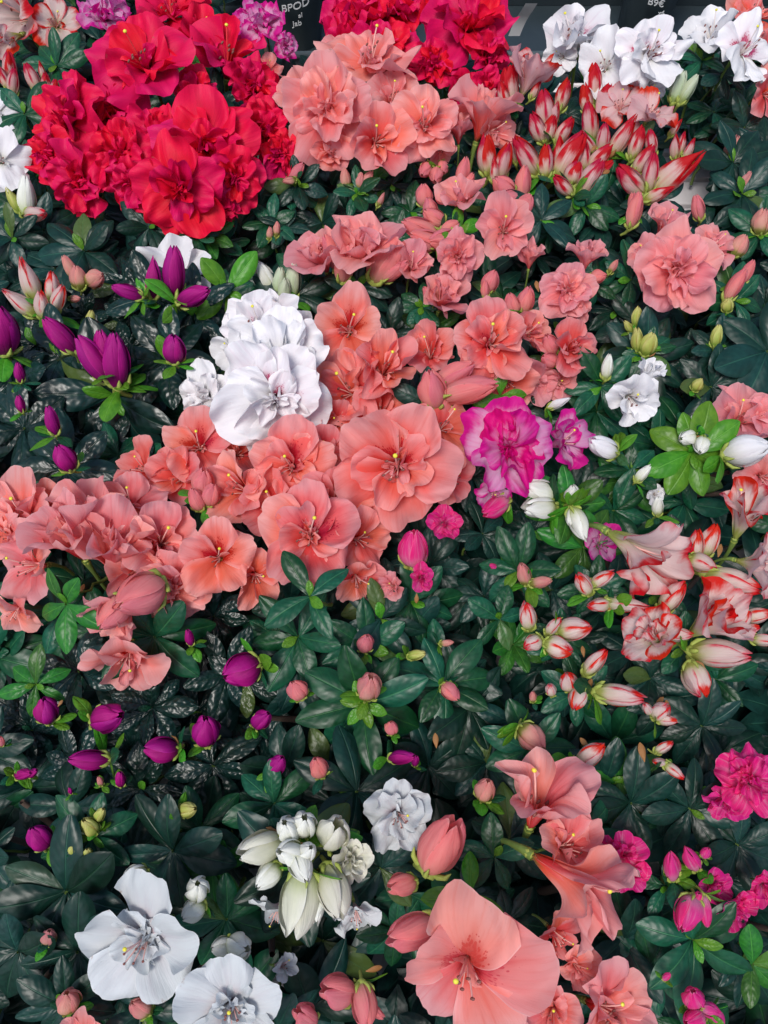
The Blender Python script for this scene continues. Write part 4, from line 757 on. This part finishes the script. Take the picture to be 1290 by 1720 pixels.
# ================================================================== leafy shoots named after what the photograph shows
S = shoot
for a in [  # plant, px, py, leaf length px, lx, ly, h, n, mat, roll, young
    ('green_mid', 612, 1182, 108, 0.0, 0.0, 1.6, 8, 'mid', 12, 0), ('green_mid', 612, 1184, 46, 0, 0, 2.6, 6, 'bright', 20, 2), ('green_mid', 614, 1086, 92, 0.1, 0.1, 0.6, 7, 'mid', 0, 1),
    ('green_mid', 745, 1150, 88, 0.1, 0.3, 1.0, 7, 'mid', 25, 1), ('green_mid', 520, 1002, 84, -0.05, 0.25, 6.4, 4, 'mid', 40, 2), ('green_mid', 500, 1070, 92, -0.1, 0.2, 1.8, 6, 'mid', 30, 1), ('green_mid', 890, 1260, 92, 0.1, 0.1, 0.8, 7, 'mid', 10, 1),
    ('green_mid', 870, 960, 82, -0.3, 0.2, 1.8, 6, 'mid', 30, 1), ('green_mid', 500, 1120, 90, 0, 0.2, 0.4, 7, 'dark', 10, 1), ('green_mid', 690, 1010, 80, 0.2, 0.3, 0.4, 7, 'mid', 0, 1),
    ('green_mid', 840, 1040, 62, 0.2, 0.1, 1.8, 5, 'mid', 60, 1), ('green_mid', 790, 1190, 85, 0.2, 0.1, 0, 7, 'dark', 0, 0), ('green_mid', 600, 1330, 110, 0.3, 0.3, 1.4, 6, 'dark', 0, 0),
    ('white_r', 1165, 760, 86, 0.0, -0.1, 2.2, 8, 'bright', 20, 2), ('white_r', 955, 850, 78, 0.0, 0.0, 2.0, 9, 'fresh', 0, 3), ('white_r', 1060, 790, 66, 0, 0.2, 1.2, 7, 'mid', 0, 2), ('white_r', 1010, 650, 76, -0.2, 0, 1.4, 6, 'mid', 20, 1),
    ('white_r', 980, 920, 78, 0.1, -0.1, 0.6, 6, 'fresh', 20, 0),
    ('green_r', 1232, 272, 76, 0.0, 0.1, 2.0, 8, 'dark', 15, 1), ('green_r', 1248, 325, 72, 0, 0.1, 1.4, 7, 'dark', 0, 2), ('green_r', 1285, 250, 66, 0, 0.1, 1.2, 7, 'dark', 0, 0), ('green_r', 1278, 392, 62, 0, 0.1, 1.0, 7, 'mid', 0, 3),
    ('green_r', 1190, 385, 62, 0, 0.1, 0.4, 7, 'dark', 0, 0), ('salmon_top', 600, 325, 46, 0, 0.1, 1.0, 7, 'mid', 0, 4), ('salmon_top', 500, 310, 56, 0, 0, 0.6, 7, 'dark', 0, 2),
    ('purple_l', 190, 664, 122, 0.1, -0.35, 0.6, 9, 'glossy', 10, 4), ('purple_l', 280, 605, 100, 0.1, 0, 1.8, 8, 'glossy', 0, 1), ('purple_l', 255, 500, 90, 0.1, 0.1, 1.4, 8, 'glossy', 20, 2), ('purple_l', 100, 600, 90, -0.2, 0, 1.2, 8, 'glossy', 0, 1),
    ('purple_l', 110, 790, 105, 0, 0, 1.2, 8, 'glossy', 0, 1), ('purple_l', 40, 720, 95, 0, 0, 1.0, 8, 'glossy', 0, 0), ('purple_l', 60, 580, 80, 0, 0, 0.8, 8, 'glossy', 0, 1), ('purple_l', 325, 520, 80, 0.3, 0, 1.4, 7, 'glossy', 0, 1),
    ('purple_l', 20, 640, 85, 0, 0, 1, 8, 'glossy', 0, 0), ('stripe_l', 140, 420, 80, 0, 0.2, 0.8, 8, 'dark', 10, 1), ('stripe_l', 70, 540, 70, 0, 0, 0.6, 7, 'dark', 0, 2),
    ('white_mid', 380, 488, 80, 0.2, 0.0, 2.0, 4, 'bright', 40, 2), ('white_mid', 500, 495, 84, 0.2, 0, 0.8, 6, 'dark', 0, 1), ('white_mid', 330, 395, 56, 0, 0.3, 1.0, 6, 'mid', 0, 1),
    ('salmon_l', 110, 1015, 78, -0.2, -0.3, 4.6, 5, 'fresh', 30, 1), ('salmon_l', 260, 1070, 100, 0.2, -0.2, 1.6, 7, 'mid', 20, 0), ('salmon_l', 60, 1150, 62, 0, 0.1, 1.8, 6, 'fresh', 0, 2),
    ('coral', 640, 1040, 80, 0.1, 0.1, 1.4, 7, 'dark', 0, 2), ('coral', 720, 680, 66, 0, 0, 2.6, 5, 'dark', 0, 0), ('coral', 840, 665, 52, 0.1, -0.2, 2.6, 4, 'bright', 10, 0),
    ('pink_mid', 710, 515, 48, 0, 0.1, 1.0, 8, 'mid', 0, 4), ('pink_mid', 600, 480, 62, 0, 0, 0.8, 8, 'dark', 0, 3), ('pink_mid', 770, 390, 44, 0.2, 0.2, 1.6, 5, 'bright', 0, 1), ('pink_mid', 910, 370, 66, 0.1, 0, 1.8, 7, 'dark', 0, 1),
    ('stripe_tr', 985, 345, 64, 0, 0, 1.2, 7, 'mid', 0, 1), ('stripe_tr', 1100, 340, 62, 0, 0, 1, 7, 'dark', 0, 0), ('pink_r', 1060, 470, 62, 0.1, 0, 1, 6, 'mid', 0, 1), ('pink_r', 1235, 505, 60, 0, 0, 1.0, 7, 'mid', 0, 2),
    ('pink_r', 1000, 480, 50, 0.3, 0, 1.4, 6, 'mid', 0, 1), ('budding_r', 1088, 592, 50, 0, 0, 1.0, 8, 'mid', 0, 4), ('budding_r', 1085, 600, 84, 0, 0, 0, 8, 'dark', 10, 0), ('budding_r', 1205, 590, 60, 0, 0.1, 0.8, 8, 'dark', 0, 2), ('budding_r', 1290, 590, 104, 0, 0, 1.6, 8, 'dark', 6, 0),
    ('budding_r', 1195, 650, 76, 0, 0, 0.4, 7, 'dark', 0, 0), ('white_corner', 1180, 100, 60, 0, 0.3, 2.4, 7, 'mid', 0, 2), ('white_corner', 1215, 125, 50, 0, 0, 2.0, 6, 'dark', 0, 0),
    ('stripe_tl', 95, 110, 60, 0, 0, 1, 8, 'mid', 0, 2), ('white_edge', 40, 190, 62, 0, 0.1, 1.6, 5, 'mid', 40, 1), ('white_edge', 20, 400, 60, 0, 0, 1, 7, 'dark', 0, 2), ('red_l', 250, 380, 60, 0, 0, 0.2, 7, 'dark', 0, 1),
    ('stripe_r', 940, 1075, 56, 0, 0, 1.6, 7, 'mid', 0, 0), ('stripe_r', 970, 1165, 64, 0, 0, 1.6, 7, 'mid', 10, 1), ('stripe_r', 1150, 1090, 66, 0, 0, 1.6, 6, 'mid', 0, 2), ('stripe_r', 1180, 1220, 80, 0, 0, 0.6, 7, 'dark', 0, 0), ('stripe_r', 1105, 1000, 56, 0, 0, 1.6, 6, 'mid', 0, 2),
    ('stripe_r', 1000, 990, 60, 0, 0, 1.6, 7, 'mid', 0, 2), ('white_low', 500, 1460, 130, 0, 0.1, 2.0, 8, 'dark', 10, 0), ('white_low', 380, 1545, 100, 0.1, 0.1, 1.4, 7, 'mid', 0, 0), ('white_low', 290, 1430, 110, 0, 0, 1.0, 7, 'dark', 0, 0), ('white_low', 460, 1350, 84, 0, 0.2, 1.4, 6, 'mid', 0, 0),
    ('yellow_low', 155, 1405, 84, 0.1, 0.2, 1.2, 6, 'mid', 0, 3), ('yellow_low', 110, 1500, 130, 0, 0, 0.8, 7, 'dark', 0, 0), ('yellow_low', 130, 1600, 110, 0, 0, 1.0, 7, 'dark', 0, 0), ('yellow_low', 110, 1690, 96, 0.1, 0, 1.0, 7, 'dark', 0, 2), ('yellow_low', 30, 1600, 100, 0, 0, 0.8, 7, 'dark', 0, 0),
    ('yellow_low', 240, 1700, 90, 0, 0, 1.0, 7, 'dark', 0, 2), ('salmon_low', 830, 1440, 70, -0.2, 0.1, 2.4, 5, 'mid', 0, 1), ('salmon_low', 790, 1500, 76, -0.2, 0.4, 2.6, 3, 'bright', 0, 0), ('salmon_low', 985, 1395, 90, 0.1, 0.3, 1.6, 6, 'mid', 0, 3), ('salmon_low', 640, 1460, 90, 0, 0, 0.8, 7, 'dark', 0, 0),
    ('hot_low', 1165, 1580, 106, 0, 0, 2.6, 7, 'mid', 24, 3), ('hot_low', 1120, 1490, 60, -0.1, 0.2, 2.4, 5, 'mid', 0, 2), ('hot_low', 1265, 1620, 74, 0, 0, 2.0, 5, 'fresh', 10, 0), ('hot_low', 1160, 1360, 90, 0, 0, 1.2, 7, 'dark', 0, 1), ('hot_low', 1060, 1350, 96, 0, 0, 0.8, 7, 'dark', 0, 0),
    ('hot_low', 1240, 1420, 90, 0, 0, 0.8, 7, 'dark', 0, 0), ('hot_low', 1050, 1580, 100, 0, 0, 0.4, 7, 'dark', 0, 0)]:
    S(a[0], a[1], a[2], a[3], a[4], a[5], a[6], a[7], a[8], a[9], a[10])

# ================================================================== the rest of the canopy
HOLES = [(1155, 295, 38, 62), (428, 435, 26, 34), (190, 386, 24, 12), (325, 396, 8, 6), (1110, 232, 18, 10)]
def back_limit(px):
    if px < 380: return -120
    if px < 480: return 70
    if px < 860: return 105
    if px < 1150: return 118
    return 70
def in_hole(q, grow=1.0):
    return any(((q[0] - a) / (c * grow)) ** 2 + ((q[1] - b) / (d * grow)) ** 2 < 1 for a, b, c, d in HOLES)
fs = np.array(FLOWER_SPOTS)
def nearest(x, y):
    b, bd = None, 1e9
    for k, p in PLANTS.items():
        if not p['shoots']: continue
        d = (p['c'][0] - x) ** 2 + (p['c'][1] - y) ** 2
        if d < bd: b, bd = k, d
    return b
def fill(step, z0, jit, l0, l1, skip, seed, n0=6):
    r = random.Random(seed); y = -0.16
    while y < 0.95:
        x = -0.72
        while x < 0.72:
            p = Vector((x + r.uniform(-jit, jit) * step, y + r.uniform(-jit, jit) * step, z0 + r.uniform(-0.012, 0.010)))
            x += step; q = proj(p)
            if not (-260 < q[0] < PW + 260 and -110 < q[1] < PH + 200): continue
            if q[1] < back_limit(q[0]) + 15 or in_hole(q, 1.9): continue
            if skip and len(fs) and (((fs[:, 0] - q[0]) ** 2 + (fs[:, 1] - q[1]) ** 2) < (fs[:, 2] * 1.0) ** 2).any(): continue
            pl = nearest(p.x, p.y); k = (p - CAM).dot(FWD); L = r.uniform(l0, l1)
            mat = PLANTS[pl]['leaf']
            if mat != 'glossy' and r.random() < 0.30: mat = r.choice(['mid', 'mid', 'dark', 'fresh' if z0 > CANOPY - 0.02 else 'mid'])
            pr_ = PLANTS[pl]; pr_['cnt'] = pr_.get('cnt', 0) + 1
            shoot(pl, q[0], q[1], L * FPX / k, r.uniform(-0.25, 0.25), r.uniform(-0.15, 0.35), 0, n0 + r.randrange(3), mat, None, 1 if r.random() < 0.3 else 0, pt=(p, k),
                  spread=r.uniform(60, 84), ymat='bright' if r.random() < 0.6 else 'mid')
        y += step
fill(0.036, CANOPY - 0.010, 0.5, 0.021, 0.032, True, 5)
fill(0.043, CANOPY - 0.042, 0.5, 0.029, 0.040, False, 6, 6)

# lower foliage: too many and too deep in shade to count
def understory():
    r = np.random.RandomState(3); N = 10500
    X = r.uniform(-0.75, 0.75, N); Y = r.uniform(-0.2, 1.0, N); Z = r.uniform(0.19, CANOPY - 0.05, N)
    nu, nv = 3, 5
    Sg, Tg = np.meshgrid(np.linspace(-1, 1, nu), np.linspace(0, 1, nv))
    w = 0.23 * np.sin(np.pi * np.clip(Tg * 0.96 + 0.015, 0, 1)) ** 0.8
    base = np.stack([Sg * w, Tg, 0.3 * np.abs(Sg) * w - 0.2 * Tg ** 2], -1).reshape(-1, 3)
    uvb = np.stack([(Sg + 1) / 2, Tg], -1).reshape(-1, 2); Fb = grid_faces(nu, nv)
    Vs, Fs, Us = [], [], []; n = 0
    for i in range(N):
        q = proj(Vector((X[i], Y[i], Z[i])))
        if in_hole(q, 1.55) or q[1] < back_limit(q[0]) + 40 or not (-300 < q[0] < PW + 300): continue
        a = r.uniform(0, 6.28); t = r.uniform(-0.5, 0.6); L = r.uniform(0.03, 0.046)
        B = base * L; ct, st = math.cos(t), math.sin(t); ca, sa = math.cos(a), math.sin(a)
        y = B[:, 1] * ct - B[:, 2] * st; z = B[:, 1] * st + B[:, 2] * ct; x = B[:, 0]
        tip = proj(Vector((X[i] - sa * L, Y[i] + ca * L, Z[i])))
        if in_hole(tip, 1.1): continue
        Vs.append(np.stack([x * ca - y * sa + X[i], x * sa + y * ca + Y[i], z + Z[i]], -1)); Fs.append(Fb + n); Us.append(uvb); n += len(B)
    me = mesh_np('lower_foliage', np.vstack(Vs), np.vstack(Fs), [ML['dark']], np.vstack(Us))
    tag(link('lower_foliage', me), 'shaded mass of lower azalea leaves under the canopy', 'foliage', kind='stuff')
understory()
# woody main stems of every plant
for k_, p in PLANTS.items():
    r = random.Random(k_)
    for j in range(4):
        mb = MB(); a = r.uniform(0, 6.28); q = r.uniform(0.03, 0.07)
        pts = [Vector((math.cos(a) * q * f ** 1.3, math.sin(a) * q * f ** 1.3, 0.11 * f)) for f in (0, 0.25, 0.5, 0.75, 1)]
        if in_hole(proj(p['loc'] + pts[-1]), 1.6) : continue
        mb.tube(pts, [0.004, 0.0035, 0.003, 0.0024, 0.0016], 0, 6)
        link('branch', mb.build('branch', [M_WOOD]), p['o'])

# ================================================================== bench, trays and the back edge
def box(mb, x0, x1, y0, y1, z0, z1, bev=0.0):
    V = np.array([(x, y, z) for z in (z0, z1) for y in (y0, y1) for x in (x0, x1)])
    mb.add(V, np.array([(0, 2, 3, 1), (4, 5, 7, 6), (0, 1, 5, 4), (2, 6, 7, 3), (0, 4, 6, 2), (1, 3, 7, 5)]))
def flat(o):
    o.data.polygons.foreach_set('use_smooth', np.zeros(len(o.data.polygons), dtype=bool)); return o
def bevel(o, wd):
    m = o.modifiers.new('bevel', 'BEVEL'); m.width = wd; m.segments = 2; m.limit_method = 'ANGLE'; return o
# floor
mb = MB(); box(mb, -8, 8, -6, 14, -0.83, -0.80); tag(flat(link('floor', mb.build('floor', [plain('dark_floor', (0.03, 0.04, 0.045), 0.7, noise=0.6, scale=6)]))), 'dark floor under the display', kind='structure')
BZ = 0.17
# pale slatted bench top
bn = bpy.data.objects.new('plant_bench', None); C.objects.link(bn); bn.location = (0, 0.35, BZ)
tag(bn, 'pale slatted bench top showing in the gaps between leaves', 'bench')
ys = -0.35
while ys < 1.0:
    mb = MB(); box(mb, -0.85, 0.85, ys - 0.35, ys - 0.35 + 0.034, -0.012, 0.0)
    bevel(flat(link('slat', mb.build('slat', [M_CREAM]), bn)), 0.0015); ys += 0.040
mb = MB(); box(mb, -0.85, 0.85, -0.72, 0.68, -0.05, -0.016); flat(link('bench_board', mb.build('bench_board', [M_CREAM]), bn))
# black trays along the back
def tray(x0, x1, y0, y1, z1, label):
    e = bpy.data.objects.new('plant_tray', None); C.objects.link(e); e.location = ((x0 + x1) / 2, (y0 + y1) / 2, BZ)
    tag(e, label, 'tray'); X0, X1, Y0, Y1 = x0 - e.location.x, x1 - e.location.x, y0 - e.location.y, y1 - e.location.y
    mb = MB(); box(mb, X0, X1, Y0, Y1, 0.002, 0.012)
    flat(link('tray_floor', mb.build('tray_floor', [M_BLACK]), e))
    for a in ((X0, X1, Y0, Y0 + 0.004), (X0, X1, Y1 - 0.004, Y1), (X0, X0 + 0.004, Y0 + 0.005, Y1 - 0.005), (X1 - 0.004, X1, Y0 + 0.005, Y1 - 0.005)):
        mb = MB(); box(mb, *a, 0.013, z1); flat(link('tray_wall', mb.build('tray_wall', [M_BLACK]), e))
    mb = MB()
    mb.tube([(X0, Y0, z1), (X1, Y0, z1), (X1, Y1, z1), (X0, Y1, z1), (X0, Y0 + 0.001, z1)], 0.004, 0, 6)
    link('rim', mb.build('rim', [plain('lighter_rim', (0.05, 0.065, 0.07), 0.4, noise=0.6)]), e)  # rim coloured a step lighter than the tray walls
a, _ = P(900, 92, 0.205); yb = a.y; rl, _ = P(900, 22, 0.16)
tray(-0.75, 0.015, yb, 1.03, 0.035, 'empty black plastic tray at the back left of the bench, behind the red azaleas')
tray(0.03, 0.75, yb, 1.03, 0.035, 'empty black plastic tray behind the white azalea at the top right')
# grey metal back rail
a = rl; mb = MB(); box(mb, -1.2, 1.2, a.y, a.y + 0.12, 0.11, 0.16)
tag(bevel(flat(link('back_rail', mb.build('back_rail', [M_GREY]))), 0.003), 'grey metal rail along the back of the bench at the top edge', 'rail')
mb = MB(); box(mb, -2.5, 2.5, a.y + 0.13, a.y + 2.0, -0.4, -0.36); tag(flat(link('rear_shelf', mb.build('rear_shelf', [M_BLACK]))), 'black shelf beyond the grey rail', kind='structure')
# printed film sleeves standing on the back edge
def sleeve(px, py, z, rad, hgt, lines, label, rot):
    c, k = P(px, py, z); e = bpy.data.objects.new('printed_sleeve', None); C.objects.link(e); e.location = (c.x, c.y + rad * 1.1, BZ + 0.013)
    tag(e, label, 'plastic sleeve'); n = 24; V = []
    for j in range(7):
        t = j / 6; rr = rad * (0.75 + 0.3 * t)
        for i in range(n):
            an = 2 * math.pi * i / n; q = rr * (1 + 0.05 * math.sin(5 * an + j) + 0.03 * math.sin(9 * an))
            V.append((q * math.cos(an), q * math.sin(an), hgt * t))
    link('film', mesh_np('film', np.array(V), grid_faces(n, 7, True), [M_BLACK]), e)
    for i, (txt, size, dx, dz, tilt) in enumerate(lines):
        cu = bpy.data.curves.new('lettering', 'FONT'); cu.body = txt; cu.size = size; cu.extrude = 0.0003; cu.align_x = 'CENTER'
        ob = bpy.data.objects.new('lettering', cu); C.objects.link(ob)
        bpy.context.view_layer.update()
        me = bpy.data.meshes.new_from_object(ob.evaluated_get(bpy.context.evaluated_depsgraph_get())); bpy.data.objects.remove(ob)
        me.materials.clear(); me.materials.append(M_PRINT); me.name = 'lettering'
        # bend the lettering round the film
        for v in me.vertices:
            an = (v.co.x + dx) / rad; yy = v.co.y + math.tan(R(tilt)) * v.co.x; q = rad * 1.13 + v.co.z
            v.co = (math.sin(an) * q, -math.cos(an) * q, dz + yy)
        link('lettering', me, e)
sleeve(490, 14, 0.24, 0.036, 0.13, [('BPOD', 0.0110, 0.004, 0.056, 14), ('al', 0.007, 0.008, 0.047, 12), ('Jab', 0.008, 0.004, 0.038, 8)], 'black plastic sleeve printed BPOD behind the magenta and white bloom', 0)
sleeve(1108, 8, 0.24, 0.036, 0.13, [('B9€', 0.010, -0.004, 0.056, -8), ('x6', 0.007, 0.004, 0.046, -4)], 'black plastic sleeve with pale prices printed on it, behind the white azalea', 0)
# white paper care card stuck behind the back red azalea
c, k = P(868, 28, 0.28); mb = MB(); V = []
for j in range(6):
    for i in range(3): V.append(((i - 1) * 0.006 + j * 0.0025, 0.003 * math.sin(j * 0.9), j * 0.007 - 0.02))
o = link('care_card', mesh_np('care_card', np.array(V), grid_faces(3, 6), [plain('white_card', (0.32, 0.33, 0.34), 0.6)])); o.location = c
tag(o, 'white curled care card beside the back red azalea', 'label')
